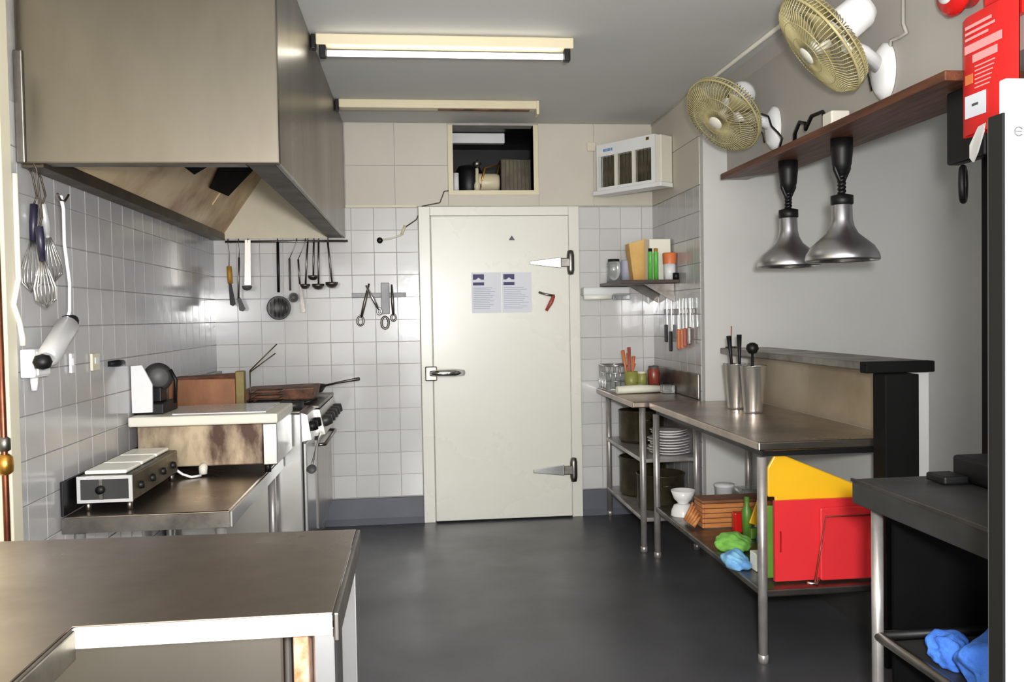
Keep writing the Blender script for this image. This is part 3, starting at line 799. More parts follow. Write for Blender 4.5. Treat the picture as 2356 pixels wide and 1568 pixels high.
def cloth(name, c, sx, sy, sz, material, label, group=None, seed=1, cat='cloth'):
    rnd = random.Random(seed)
    bm = bmesh.new()
    bmesh.ops.create_icosphere(bm, subdivisions=4, radius=1)
    ph = [(rnd.uniform(-3, 3), rnd.uniform(-3, 3), rnd.uniform(-3, 3), rnd.uniform(0, 6)) for _ in range(9)]
    for v in bm.verts:
        n = v.co.normalized()
        d = 0
        for i, (a, b, c_, p_) in enumerate(ph):
            d += math.sin((a * n.x + b * n.y + c_ * n.z) * (1.3 + 0.45 * i) + p_) / (2.2 + i * 0.8)
        k = 1 + 0.24 * d
        z = n.z * k
        v.co = Vector((n.x * k * sx, n.y * k * sy, max(z, -0.55) * sz))
    zmin = min(v.co.z for v in bm.verts)
    for v in bm.verts: v.co += Vector((c[0], c[1], c[2] - zmin))
    for f in bm.faces: f.smooth = True
    mb = MB(); mb.bm.free(); mb.bm = bm
    return one(name, mb, material, label, cat, group)
cloth('towel', (1.50, 1.98, 0.442), 0.17, 0.13, 0.115, 'blue_cloth', 'crumpled bright blue towel on the black bench shelf', seed=3)
cloth('towel', (1.40, 2.16, 0.442), 0.05, 0.06, 0.05, 'blue_cloth', 'small blue rag beside the crumpled towel on black bench shelf', seed=5)

# ---- things on the near bench lower shelf
zs = 0.293
def board(name, pts, Y, th, tilt, material, label, slot=None):
    """a chopping board outline given in x,z at distance Y, leaning back by tilt"""
    zmin = min(p[1] for p in pts)
    P = [Vector((x, Y + (z - zmin) * math.tan(tilt), z)) for x, z in pts]
    mb = MB().prism(P, (0, th, 0))
    o = one(name, mb, material, label, 'chopping board', bevel=0.006)
    return o
def rrect(x0, x1, z0, z1, r, dz=0):
    pts = []
    for cx_, cz_, a0 in ((x1 - r, z1 - r, 0), (x0 + r, z1 - r, 90), (x0 + r, z0 + r, 180), (x1 - r, z0 + r, 270)):
        for k in range(5):
            a = R(a0 + 22.5 * k); pts.append((cx_ + r * math.cos(a), cz_ + r * math.sin(a)))
    return pts
# big red board with a hand slot: frame around the slot
Yb = 3.335
def slot_board():
    x0, x1, z0, z1 = 1.418, 1.868, 0.302, 0.628
    s0, s1, a0, a1 = 1.438, 1.446, 0.42, 0.505
    bm = MB()
    bm.box(x0, s0, Yb, Yb + 0.018, z0, z1); bm.box(s1, x1, Yb, Yb + 0.018, z0, z1)
    bm.box(s0, s1, Yb, Yb + 0.018, z0, a0); bm.box(s0, s1, Yb, Yb + 0.018, a1, z1)
    bmesh.ops.remove_doubles(bm.bm, verts=list(bm.bm.verts), dist=0.0005)
    return bm
one('chopping_board', slot_board(), 'red_plastic', 'big red plastic chopping board with a hand slot on the lower shelf', 'chopping board')
board('chopping_board', rrect(1.60, 1.87, 0.302, 0.598, 0.01), Yb - 0.02, 0.014, 0, 'red_plastic', 'smaller red chopping board leaning in front of the big red one')
board('chopping_board', [(1.40, 0.64), (1.40, 0.76), (1.432, 0.815), (1.46, 0.812), (1.775, 0.678), (1.775, 0.62), (1.77, 0.30), (1.43, 0.30), (1.43, 0.64)], Yb + 0.022, 0.016, 0, 'yellow_plastic', 'yellow plastic chopping board with slanting top behind the red boards')
board('chopping_board', rrect(1.395, 1.80, 0.302, 0.60, 0.012), Yb + 0.045, 0.014, 0, 'green_plastic', 'green plastic chopping board tucked behind the yellow board')
t = Thing('board_rack', (1.6, 3.29, 0.292), 'thin dark wire rack holding the chopping boards upright', 'rack')
a, b, c = onY(2003, 1183, 3.305), onY(1900, 1188, 3.305), onY(1874, 1345, 3.275)
a.x = 1.865
t.part('wire', MB().tube([a, b, b + (c - b) * 0.5, c], 0.0035, 6), 'jar_red')
t.part('foot', MB().tube([onY(1858, 1340, 3.272), onY(1880, 1344, 3.272), onY(1884, 1328, 3.285)], 0.006, 6), 'steel_bright')

bb = onZ(1572, 1184, zs)
def bowl_prof(r, h, foot=0.45):
    return [(0, 0.004), (r * foot, 0), (r * foot, 0.006), (r * 0.75, h * 0.35), (r, h), (r * 0.96, h), (r * 0.7, h * 0.4), (0, 0.012)]
one('serving_bowl', MB().lathe([(0.066, 0), (0.064, 0.025), (0.05, 0.055), (0.032, 0.062), (0, 0.062)], 28, loc=(bb.x, bb.y, zs)), 'porcelain', 'white china bowl turned upside down under another bowl', 'bowl')
one('serving_bowl', MB().lathe(bowl_prof(0.066, 0.072), 28, loc=(bb.x, bb.y, zs + 0.064)), 'porcelain', 'white china bowl standing on an upturned bowl', 'bowl')
c = onZ(1618, 1150, zs)
one('storage_tub', MB().lathe([(0, 0), (0.05, 0), (0.054, 0.11), (0.058, 0.112), (0.058, 0.125), (0, 0.128)], 24, loc=(1.72, 4.74, zs)), 'white_plastic', 'white lidded plastic tub behind the china bowls', 'tub')
t = Thing('clear_container', (1.80, 4.52, zs), 'clear domed plastic container on a white base', 'container')
t.part('base', MB().bbox(1.70, 1.88, 4.44, 4.60, zs, zs + 0.05, 0.01), 'off_white')
t.part('lid', MB().bbox(1.705, 1.875, 4.445, 4.595, zs + 0.051, zs + 0.145, 0.025, seg=4), 'clear')
# pine slatted box
A0 = onZ(1622, 1216, zs)
cx0, cy0 = A0.x, A0.y
t = Thing('pine_crate', (cx0 + 0.2, cy0 + 0.12, zs), 'orange-brown slatted pine crate between bowls and chopping boards', 'crate')
for k in range(5):
    z_ = zs + 0.003 + k * 0.025
    t.part('slat', MB().bbox(cx0, cx0 + 0.38, cy0, cy0 + 0.012, z_, z_ + 0.022, 0.003), 'wood_board')
    t.part('slat', MB().bbox(cx0 - 0.012, cx0, cy0 + 0.001, cy0 + 0.13, z_, z_ + 0.022, 0.003), 'wood_board')
t.part('lid', MB().bbox(cx0 - 0.014, cx0 + 0.385, cy0 - 0.002, cy0 + 0.14, zs + 0.128, zs + 0.143, 0.004), 'rust_brown')
SP = ('lying lowest against the pine crate', 'second from the floor end of the pine crate', 'in the middle of the spoons by the pine crate', 'fourth along the pine crate', 'closest to the china bowls by the pine crate')
for k in range(5):
    one('wooden_spoon', MB().tube([(cx0 - 0.06, cy0 + 0.008 + 0.031 * k, zs + 0.014), (cx0 - 0.02, cy0 + 0.012 + 0.029 * k, zs + 0.06 + 0.012 * k)], [0.013, 0.006], 8), 'wood_board', 'short pale wooden spoon ' + SP[k], 'spoon', 'wooden spoons leaning on the pine crate')
p = onZ(1700, 1222, zs)
one('red_tin', MB().bbox(p.x - 0.03, p.x + 0.02, p.y - 0.03, p.y + 0.02, zs, zs + 0.1, 0.006), 'red_gloss', 'small red tin in front of the pine crate', 'tin')
p = onZ(1716, 1228, zs)
one('grey_brush', MB().tube([(p.x + 0.03, p.y - 0.05, zs + 0.027), (p.x + 0.05, p.y - 0.03, zs + 0.09)], [0.026, 0.014], 10), 'steel_worn', 'grey scrubbing brush beside the red tin', 'brush')
p = onZ(1728, 1240, zs)
sy = p.y
one('scraper_block', MB().bbox(p.x + 0.0, p.x + 0.1, sy, sy + 0.03, zs, zs + 0.05, 0.004), 'green_plastic', 'dark green block under the yellow scraper', 'block')
one('scraper', MB().prism([(p.x - 0.005, sy + 0.008, zs + 0.075), (p.x + 0.08, sy + 0.008, zs + 0.051), (p.x + 0.08, sy + 0.008, zs + 0.23), (p.x + 0.055, sy + 0.008, zs + 0.23)], (0, 0.012, 0)), 'yellow_plastic', 'yellow plastic scraper standing beside the bench leg', 'scraper', bevel=0.003)
one('green_bottle', MB().lathe([(0, 0), (0.024, 0), (0.026, 0.12), (0.012, 0.15), (0.012, 0.19), (0, 0.192)], 16, loc=(p.x + 0.01, sy + 0.075, zs)), 'green_plastic', 'green plastic bottle behind the yellow scraper', 'bottle')
p = onZ(1686, 1262, zs)
cloth('cleaning_cloth', (p.x, p.y, zs), 0.075, 0.085, 0.05, 'lime_cloth', 'crumpled lime green cleaning cloth on the lower shelf', seed=11)
p = onZ(1737, 1262, zs)
cloth('cleaning_cloth', (p.x + 0.065, p.y, zs), 0.04, 0.05, 0.06, 'navy_cloth', 'crumpled dark blue cloth beside the lime cloth', seed=12)
p = onZ(1694, 1304, zs)
cloth('cleaning_cloth', (p.x, p.y, zs), 0.055, 0.065, 0.045, 'sky_cloth', 'crumpled pale blue cloth at the shelf edge', seed=13)
p = onZ(1738, 1312, zs)
one('white_carton', MB().bbox(p.x - 0.005, p.x + 0.065, p.y - 0.02, p.y + 0.05, zs, zs + 0.075, 0.004), 'carton_white', 'white carton beside the pale blue cloth', 'carton')

# ---- alcove bench shelves: pots and plates
def pot(name, x, y, z, r, h, material, label):
    t = Thing(name, (x, y, z), label, 'pot')
    b_ = t.part('body', MB().lathe([(0, 0), (r * 0.94, 0), (r, 0.02), (r, h), (r * 1.04, h + 0.004), (r * 1.04, h + 0.01), (r * 0.95, h + 0.01), (r * 0.95, 0.02), (0, 0.012)], 28, loc=(x, y, z)), material)
    for s_ in (-1, 1):
        t.part('handle', MB().tube([(x + s_ * 0.03, y - r, z + h * 0.75), (x + s_ * 0.03, y - r - 0.03, z + h * 0.78), (x + s_ * 0.03 - s_ * 0.06, y - r - 0.03, z + h * 0.78), (x - s_ * 0.03, y - r, z + h * 0.75)], 0.005, 6), material) if s_ == 1 else None
pot('stock_pot', 1.475, 5.62, 0.546, 0.145, 0.2, 'dark_pot', 'brownish stock pot on the middle shelf of the alcove bench')
pot('stock_pot', 1.475, 5.60, 0.201, 0.15, 0.24, 'dark_pot', 'brownish stock pot on the lower shelf of the alcove bench')
pot('stock_pot', 1.48, 5.20, 0.201, 0.145, 0.2, 'dark_pot', 'dull pot on the lower shelf, under the plate stack')
for k in range(9):
    r_ = 0.125 + 0.006 * math.sin(k * 1.7) - (0.015 if k > 5 else 0)
    z_ = 0.547 + k * 0.0165
    one('dinner_plate', MB().lathe([(0, 0.003), (r_ * 0.6, 0.0), (r_ * 0.65, 0.004), (r_, 0.015), (r_ * 0.985, 0.0175), (r_ * 0.62, 0.0075), (0, 0.0065)], 32, loc=(1.50 + 0.004 * math.cos(k * 2.1), 5.075 + 0.004 * math.sin(k * 1.3), z_)), 'porcelain', 'white dinner plate, ' + ('bottom', 'second', 'third', 'fourth', 'fifth', 'sixth', 'seventh', 'eighth', 'topmost')[k] + (' of' if k in (0, 8) else ' up in') + ' the stack on the middle shelf', 'plate', 'stacked white plates')

# ---- things on the bench tops
zb_ = bz + 0.001
def cup(x, y, z, r0, r1, h, label):
    one('steel_beaker', MB().lathe([(0, 0), (r0, 0), (r0 * 1.03, 0.01), (r1, h), (r1 * 1.04, h + 0.002), (r1 * 0.97, h), (r0 * 0.95, 0.012), (0, 0.01)], 28, loc=(x, y, z)), 'beaker_steel', label, 'beaker', 'polished steel beakers')
cup(1.675, 4.42, zb_, 0.045, 0.068, 0.235, 'polished steel beaker of utensils nearer the alcove')
cup(1.685, 4.22, zb_, 0.045, 0.066, 0.235, 'polished steel beaker of utensils further from the alcove')
one('tongs', MB().tube([(1.665, 4.42, zb_ + 0.02), (1.64, 4.40, 1.15), (1.625, 4.39, 1.265)], [0.006, 0.008, 0.014], 8), 'black', 'black handled tongs standing in the steel beaker', 'tongs')
one('carving_fork', MB().tube([(1.69, 4.42, zb_ + 0.02), (1.69, 4.41, 1.15), (1.685, 4.40, 1.27)], [0.006, 0.008, 0.014], 8), 'black', 'black handled carving fork standing in the steel beaker', 'fork')
t = Thing('ladle', (1.685, 4.22, zb_ + 0.02), 'round headed black ladle standing in the steel beaker', 'ladle')
t.part('handle', MB().tube([(1.685, 4.225, zb_ + 0.02), (1.672, 4.19, 1.19)], 0.007, 8), 'black')
t.part('head', MB().lathe([(0, -0.028), (0.02, -0.022), (0.032, 0.0), (0.027, 0.02), (0.012, 0.03), (0, 0.031)], 18, loc=(1.67, 4.185, 1.205)), 'black')
t = Thing('skewer', (1.79, 4.80, 1.185), 'thin upright skewer on a round foot on the servery shelf', 'skewer')
t.part('rod', MB().tube([(1.79, 4.80, 1.19), (1.793, 4.80, 1.31)], 0.003, 6), 'red_handle')
t.part('foot', MB().lathe([(0, 0), (0.035, 0), (0.03, 0.008), (0, 0.009)], 18, loc=(1.79, 4.80, 1.185)), 'charcoal')

# alcove bench top: wire basket, jars, utensils, towel roll
def basket():
    t = Thing('wire_basket', (1.31, 5.78, bz), 'rounded wire basket at the wall end of the alcove bench', 'basket')
    x0, x1, y0, y1 = 1.25, 1.42, 5.68, 5.88
    for k, z_ in enumerate((bz + 0.006, bz + 0.06, bz + 0.115, bz + 0.165)):
        r_ = 0.003 if k < 3 else 0.006
        t.part('hoop', MB().tube([(x0, y0, z_), (x1, y0, z_), (x1, y1, z_), (x0, y1, z_)], r_, 6, closed=True), 'steel_bright')
    for k in range(6):
        xx = x0 + (x1 - x0) * k / 5
        t.part('wire', MB().tube([(xx, y0, bz + 0.17), (xx, y0, bz + 0.004), (xx, y1, bz + 0.004), (xx, y1, bz + 0.17)], 0.0025, 6), 'steel_bright')
    for k in range(5):
        yy = y0 + (y1 - y0) * k / 4
        t.part('wire', MB().tube([(x0, yy, bz + 0.17), (x0, yy, bz + 0.004), (x1, yy, bz + 0.004), (x1, yy, bz + 0.17)], 0.0025, 6), 'steel_bright')
    t.part('liner', MB().bbox(x0 + 0.005, x1 - 0.005, y0 + 0.005, y1 - 0.005, bz + 0.008, bz + 0.12, 0.01), 'clear')
basket()
one('paper_roll', MB().tube([(1.26, 5.40, bz + 0.027), (1.42, 5.42, bz + 0.03), (1.545, 5.43, bz + 0.027)], [0.024, 0.027, 0.022], 12), 'carton_white', 'white paper roll lying along the front of the alcove bench', 'paper roll')
one('clear_tray', MB().bbox(1.555, 1.63, 5.36, 5.46, bz + 0.001, bz + 0.05, 0.008), 'clear', 'small clear tray beside the paper roll', 'tray')
def jar(x, y, z, r, h, body, lid, label, name='jar', cat='jar'):
    t = Thing(name, (x, y, z), label, cat)
    t.part('body', MB().lathe([(0, 0), (r, 0), (r, h * 0.85), (r * 0.8, h * 0.92), (r * 0.8, h * 0.94), (0, h * 0.94)], 20, loc=(x, y, z)), body)
    t.part('lid', MB().lathe([(r * 0.85, h * 0.88), (r * 0.87, h), (0, h + 0.002)], 20, loc=(x, y, z)), lid)
jar(1.47, 5.58, zb_, 0.033, 0.13, 'olive', 'off_white', 'olive coloured jar with a pale lid on the alcove bench')
jar(1.545, 5.56, zb_, 0.038, 0.165, 'jar_red', 'dark_grey', 'dark red sauce jar with a grey lid on the alcove bench')
one('pepper_mill', MB().lathe([(0, 0), (0.035, 0), (0.03, 0.05), (0.04, 0.09), (0.03, 0.12), (0, 0.13)], 20, loc=(1.59, 5.68, zb_)), 'burnt', 'dark brown rounded pot by the bench splashback', 'pot')
t = Thing('utensil_jar', (1.405, 5.60, zb_), 'glass jar of orange utensils on alcove bench', 'jar')
t.part('body', MB().lathe([(0, 0), (0.042, 0), (0.045, 0.13), (0.041, 0.13), (0.039, 0.008), (0, 0.008)], 20, loc=(1.405, 5.60, zb_)), 'olive')
UL = ('leaning towards the wire basket', 'in the middle of the glass jar', 'behind the tallest one in the glass jar', 'leaning towards the olive jar')
for k, (dx_, dy_, dz_, m_) in enumerate(((-0.055, 0.0, 0.27, 'orange'), (-0.018, -0.02, 0.29, 'red_handle'), (-0.012, 0.03, 0.25, 'orange'), (0.018, 0.0, 0.23, 'orange'), (0.028, 0.028, 0.18, 'orange'))):
    lab = 'dull red spatula standing highest in the glass jar' if k == 1 else 'orange spatula ' + UL[k if k == 0 else k - 1]
    one('spatula', MB().tube([(1.405 + dx_ * 0.45, 5.60 + dy_ * 0.7, zb_ + 0.012), (1.405 + dx_ * 0.6, 5.60 + dy_ * 0.8, zb_ + 0.13), (1.405 + dx_, 5.60 + dy_, zb_ + dz_)], [0.004, 0.006, 0.012], 8), m_, lab, 'spatula', 'spatulas in the glass jar')

# ---- wall shelf in the alcove and what stands on it
ys0 = 5.72
zsh = 1.60
t = Thing('wall_shelf', (1.47, 5.85, zsh - 0.03), 'dark wall shelf with groceries above the alcove bench', 'shelf')
t.part('board', MB().bbox(1.27, XR - 0.01, 5.30, D - 0.01, zsh - 0.022, zsh, 0.003), 'shelf_dark')
for yy in (5.42, 5.78):
    t.part('bracket', MB().prism([(XR - 0.01, yy, zsh - 0.023), (1.45, yy, zsh - 0.023), (XR - 0.01, yy, zsh - 0.14)], (0, 0.012, 0)), 'steel_worn')
zz = zsh + 0.001
jar(1.325, 5.72, zz, 0.045, 0.155, 'clear', 'black', 'grey clear jar with a black lid on the wall shelf')
one('grey_canister', MB().lathe([(0, 0), (0.035, 0), (0.035, 0.14), (0.03, 0.15), (0, 0.15)], 20, loc=(1.415, 5.74, zz)), 'print_grey', 'grey canister between the jar and tan carton', 'canister')
one('carton', MB().hexa([Vector(v) for v in ((1.43, 5.60, zz), (1.53, 5.60, zz), (1.53, 5.70, zz), (1.43, 5.70, zz), (1.40, 5.60, zz + 0.25), (1.52, 5.60, zz + 0.28), (1.52, 5.70, zz + 0.28), (1.40, 5.70, zz + 0.25))]), 'carton_tan', 'tan cardboard carton leaning on the wall shelf', 'carton', bevel=0.003)
one('carton', MB().bbox(1.50, 1.64, 5.46, 5.58, zz, zz + 0.265, 0.003), 'carton_white', 'tall white carton behind the sauce bottles on shelf', 'carton')
for k, (x_, c1_, c2_) in enumerate(((1.488, 'leaf_green', 'black'), (1.525, 'leaf_green', 'yellow_handle'))):
    jar(x_, 5.40, zz, 0.015, 0.20, c1_, c2_, ('slim green bottle with a dark cap in front of the white carton', 'slim green bottle with amber cap in front of the white carton')[k], 'sauce_bottle', 'bottle')
t = Thing('spice_tub', (1.61, 5.36, zz), 'white tub with an orange top on the wall shelf', 'tub')
t.part('body', MB().lathe([(0, 0), (0.036, 0), (0.038, 0.1), (0, 0.1)], 20, loc=(1.605, 5.37, zz)), 'white_plastic')
t.part('top', MB().lathe([(0.042, 0.1), (0.044, 0.165), (0.04, 0.17), (0, 0.17)], 20, loc=(1.605, 5.37, zz)), 'orange')
one('black_spice_jar', MB().lathe([(0, 0), (0.02, 0), (0.02, 0.04), (0, 0.042)], 14, loc=(1.628, 5.315, zz)), 'black', 'little black jar at the end of the wall shelf', 'jar')
# wrap dispenser under the shelf end
t = Thing('wrap_dispenser', (1.27, D - 0.06, 1.48), 'white plastic film dispenser on the tiles beside the door hinge', 'dispenser')
t.part('case', MB().bbox(1.135, 1.46, D - 0.12, D - 0.009, 1.515, 1.575, 0.012), 'white_plastic')
t.part('roll', MB().tube([(1.14, D - 0.10, 1.505), (1.33, D - 0.10, 1.507)], 0.017, 12), 'tube_white')
t.part('film', MB().bbox(1.335, 1.455, D - 0.13, D - 0.1, 1.485, 1.53, 0.006), 'clear')

# ---- knives on the alcove wall
t = Thing('knife_strip', (XR - 0.02, 5.25, 1.36), 'steel magnetic strip with knives on the alcove wall', 'knife rack')
t.part('strip', MB().bbox(XR - 0.022, XR - 0.008, 5.0, 5.62, 1.385, 1.415, 0.003), 'steel_worn')
kn = [(5.53, 1.43, 1.20, 'black', 'black handled knife on the alcove strip, furthest into corner', None), (5.43, 1.40, 1.145, 'black', 'long black handled knife on the alcove strip', None),
      (5.26, 1.41, 1.165, 'orange', 'orange handled knife next to the long black knife on the alcove strip', 'orange handled knives'), (5.19, 1.41, 1.17, 'orange', 'orange handled knife next to the red handled knife on the alcove strip', 'orange handled knives'),
      (5.13, 1.41, 1.185, 'red_handle', 'red handled knife on the alcove strip', None), (5.05, 1.41, 1.2, 'steel_worn', 'all-steel knife on the alcove strip nearest the servery', None)]
for y_, zt_, zb2, m_, lab, g_ in kn:
    t = Thing('kitchen_knife', (XR - 0.03, y_, zb2), lab, 'knife', g_)
    xm = XR - 0.024
    zm = zb2 + (zt_ - zb2) * 0.5
    t.part('blade', MB().prism([(xm, y_ - 0.014, zm), (xm, y_ + 0.014, zm), (xm, y_ + 0.012, zt_ + 0.04), (xm, y_ - 0.006, zt_ + 0.07)], (-0.002, 0, 0)), 'steel_bright')
    t.part('handle', MB().bbox(xm - 0.018, xm, y_ - 0.016, y_ + 0.016, zb2, zm, 0.005), m_)

# ================================================================== UTENSILS ON THE BACK WALL
yr = D - 0.06
t = Thing('utensil_rail', (-0.84, yr, 1.9), 'steel utensil rail under the back edge of the hood', 'rail')
a, b = onY(518, 550, yr), onY(800, 548, yr)
a.z = b.z = 1.905
t.part('bar', MB().tube([a, b], 0.008, 10), 'steel_worn')
for f_ in (0.03, 0.5, 0.97):
    p = a + (b - a) * f_
    t.part('bracket', MB().tube([p, p + Vector((0, 0.05, 0))], 0.007, 8), 'steel_worn')
def S(px, py): return onY(px, py, yr - 0.014)
def hanger(name, label, cat, top, bottom, hmat, hr=0.004, head=None, hook=None, group=None, flat=None):
    A_, B_ = S(*top), S(*bottom)
    t = Thing(name, (B_.x, yr - 0.014, B_.z), label, cat, group)
    if hook:
        K = S(*hook)
        K.z = 1.918
        t.part('hook', MB().tube([K + Vector((0, 0.016, -0.006)), K + Vector((0, 0.012, 0.006)), K, K + Vector((0, -0.004, -0.02)), (K + A_) / 2 + Vector((0.006, 0, 0)), A_], 0.0028, 6), 'steel_worn')
    if flat:
        d = (B_ - A_).normalized(); sd = Vector((d.z, 0, -d.x)) * flat
        t.part('handle', MB().prism([A_ - sd * 0.9, A_ + sd * 0.9, B_ + sd, B_ - sd], (0, -0.003, 0)), hmat)
    else:
        t.part('handle', MB().tube([A_, (A_ + B_) / 2, B_], [hr, hr * 1.1, hr], 8), hmat)
    if head:
        kind, hp, sz, hm = head
        P_ = S(*hp)
        if kind == 'cup':
            Mh = Matrix.Translation(P_ + Vector((0, -0.02, 0)))
            t.part('cup', MB().lathe([(0, -sz * 0.75), (sz * 0.6, -sz * 0.6), (sz * 0.95, -sz * 0.15), (sz, sz * 0.2), (sz * 0.92, sz * 0.2), (sz * 0.85, -sz * 0.12), (0, -sz * 0.62)], 20, M=Mh), hm)
        elif kind == 'disc':
            Mh = Matrix.Translation(P_) @ Matrix.Rotation(R(90), 4, 'X')
            hd = t.part('bowl', MB().lathe([(0, -0.012), (sz * 0.6, -0.009), (sz * 0.92, 0.004), (sz, 0.012), (sz * 0.94, 0.014), (sz * 0.6, -0.003), (0, -0.006)], 26, M=Mh), hm)
            if sz > 0.06:
                for k in range(5):
                    off = (k - 2) * sz * 0.33
                    ln = math.sqrt(sz * sz - off * off) * 0.92
                    t.part('wire', MB().tube([P_ + Vector((off, -0.006, -ln)), P_ + Vector((off, -0.006, ln))], 0.003, 6), 'steel_worn', hd)
        elif kind == 'blade':
            Q_ = S(*sz[:2]); wd = sz[2]
            d = (Q_ - P_).normalized(); sd = Vector((d.z, 0, -d.x))
            t.part('blade', MB().prism([P_ - sd * wd * 0.5, P_ + sd * wd * 0.5, Q_ + sd * wd, Q_ + d * wd * 0.6, Q_ - sd * wd], (0, -0.004, 0)), hm)
    return t
hanger('pastry_brush', 'yellow handled scraper with dark blade hanging from a hook', 'scraper', (527, 612), (530, 652), 'yellow_handle', 0.016, ('blade', (529, 648), (536, 700, 0.018), 'black'), (524, 548))
hanger('long_ladle', 'pale broad handled ladle hanging from the rail', 'ladle', (570, 552), (570, 655), 'steel', 0.006, ('cup', (570, 660), 0.032, 'dark_grey'), (570, 546), flat=0.02)
hanger('turner', 'dark bladed turner hanging beside the pale ladle', 'turner', (550, 592), (549, 686), 'steel_worn', 0.006, ('blade', (549, 684), (558, 712, 0.02), 'dark_grey'), (548, 547))
hanger('skimmer', 'large black skimmer with round mesh bowl hanging from the rail', 'skimmer', (639, 556), (641, 672), 'black', 0.009, ('disc', (642, 708), 0.078, 'charcoal'), (638, 546))
hanger('serving_spoon', 'dark steel serving spoon hanging beside the black skimmer', 'spoon', (666, 594), (668, 668), 'dark_grey', 0.007, ('disc', (676, 684), 0.032, 'dark_grey'), (682, 546))
hanger('spatula', 'slim grey spatula with pointed blade hanging from the rail', 'spatula', (686, 596), (690, 654), 'steel_worn', 0.006, ('blade', (690, 654), (698, 716, 0.014), 'steel_worn'), (702, 546))
for i, (x0_, x1_, yb2, r_, lab) in enumerate(((708, 703, 654, 0.03, 'steel ladle with small cup hanging next to the slim spatula'), (722, 721, 634, 0.03, 'short steel ladle between two longer ladles'), (733, 733, 654, 0.036, 'steel ladle hanging third along from slim spatula'), (754, 764, 650, 0.037, 'steel ladle hanging at the end of the rail'))):
    hanger('ladle', lab, 'ladle', (x0_, 556), (x1_, yb2), 'steel_worn', 0.006, ('cup', (x1_, yb2 + 2), r_ * 1.12, 'steel_worn'), (x0_, 546), group='steel ladles on the rail')
# magnetic rack on the tiles
t = Thing('utensil_strip', (-0.24, D - 0.02, 1.53), 'short magnetic strip on the tiles beside the coolroom door', 'knife rack')
t.part('strip', MB().bbox(-0.421, -0.059, D - 0.024, D - 0.008, 1.528, 1.56, 0.003), 'grey_metal')
def ringed(name, top, bottom, label, m_, rr=0.026, dy=0.0):
    ym = D - 0.034 - dy
    A_, B_ = onY(*top, ym), onY(*bottom, ym)
    t = Thing(name, (B_.x, ym, B_.z), label, 'utensil')
    d = (B_ - A_).normalized(); E_ = B_ - d * rr
    t.part('shaft', MB().tube([A_, (A_ + E_) / 2, E_ - d * rr * 0.8], [0.006, 0.011, 0.009], 8), m_)
    t.part('ring', MB().tube([E_ + Vector((rr * 0.7 * math.cos(k * math.pi / 8), 0, rr * math.sin(k * math.pi / 8))) for k in range(16)], 0.007, 8, closed=True), m_)
ringed('scissors', (849, 652), (827, 748), 'steel utensil with a ring end leaning left on the magnetic strip', 'steel_worn', 0.03)
ringed('peeler', (842, 656), (876, 722), 'bright peeler lying diagonally on the magnetic strip', 'steel_bright', 0.02, 0.024)
ringed('tin_opener', (901, 654), (906, 738), 'slim steel opener at the door end of the magnetic strip', 'steel_worn', 0.022)
p0, p1 = onY(876, 650, D - 0.034), onY(897, 722, D - 0.034)
t = Thing('grater', (p0.x, D - 0.034, p1.z), 'broad grey grater with a ring end on the magnetic strip', 'grater')
t.part('blade', MB().bbox(p0.x, p1.x, D - 0.04, D - 0.03, p1.z, p0.z, 0.004), 'grey_metal')
cc = onY(886, 742, D - 0.036)
t.part('ring', MB().tube([cc + Vector((0.024 * math.cos(k * math.pi / 8), 0, 0.04 * math.sin(k * math.pi / 8))) for k in range(16)], 0.008, 8, closed=True), 'steel_worn')

# ================================================================== LEFT WALL
def whisk(px_top, py_top, px_bot, py_bot, X, lab, hm):
    A_, B_ = onX(px_top, py_top, X), onX(px_bot, py_bot, X)
    t = Thing('whisk', (X, B_.y, B_.z), lab, 'whisk', 'balloon whisks under the hood')
    d = (B_ - A_).normalized(); L = (B_ - A_).length
    s1 = d.cross(Vector((1, 0, 0))).normalized(); s2 = d.cross(s1)
    t.part('handle', MB().tube([A_, A_ + d * L * 0.2, A_ + d * L * 0.42], [0.012, 0.013, 0.010], 10), hm)
    for k in range(8):
        a = math.pi * k / 8
        sd = s1 * math.cos(a) + s2 * math.sin(a)
        pf = [(0.40, 0.006), (0.55, 0.018), (0.75, 0.033), (0.9, 0.030), (1.0, 0.0)]
        pts = [A_ + d * L * f_ + sd * r_ for f_, r_ in pf] + [A_ + d * L * f_ - sd * r_ for f_, r_ in pf[-2::-1]]
        t.part('wire', MB().tube(pts, 0.0019, 5), 'steel_bright')
    Kp = Vector((A_.x, A_.y, 1.925))
    t.part('hook', MB().tube([A_, A_ + Vector((0.006, 0.012, 0.03)), Vector((A_.x - 0.01, A_.y + 0.02, 1.90)), Vector((A_.x - 0.015, A_.y + 0.01, 1.918))], 0.003, 6), 'gutter')
whisk(78, 470, 72, 672, -1.282, 'balloon whisk with a dark handle hanging nearest the cream jamb', 'whisk_navy')
whisk(98, 468, 126, 648, -1.282, 'balloon whisk with pale handle hanging nearest the white cord', 'satin')
whisk(90, 520, 108, 708, -1.222, 'lowest balloon whisk with dark handle hanging under the hood', 'whisk_navy')
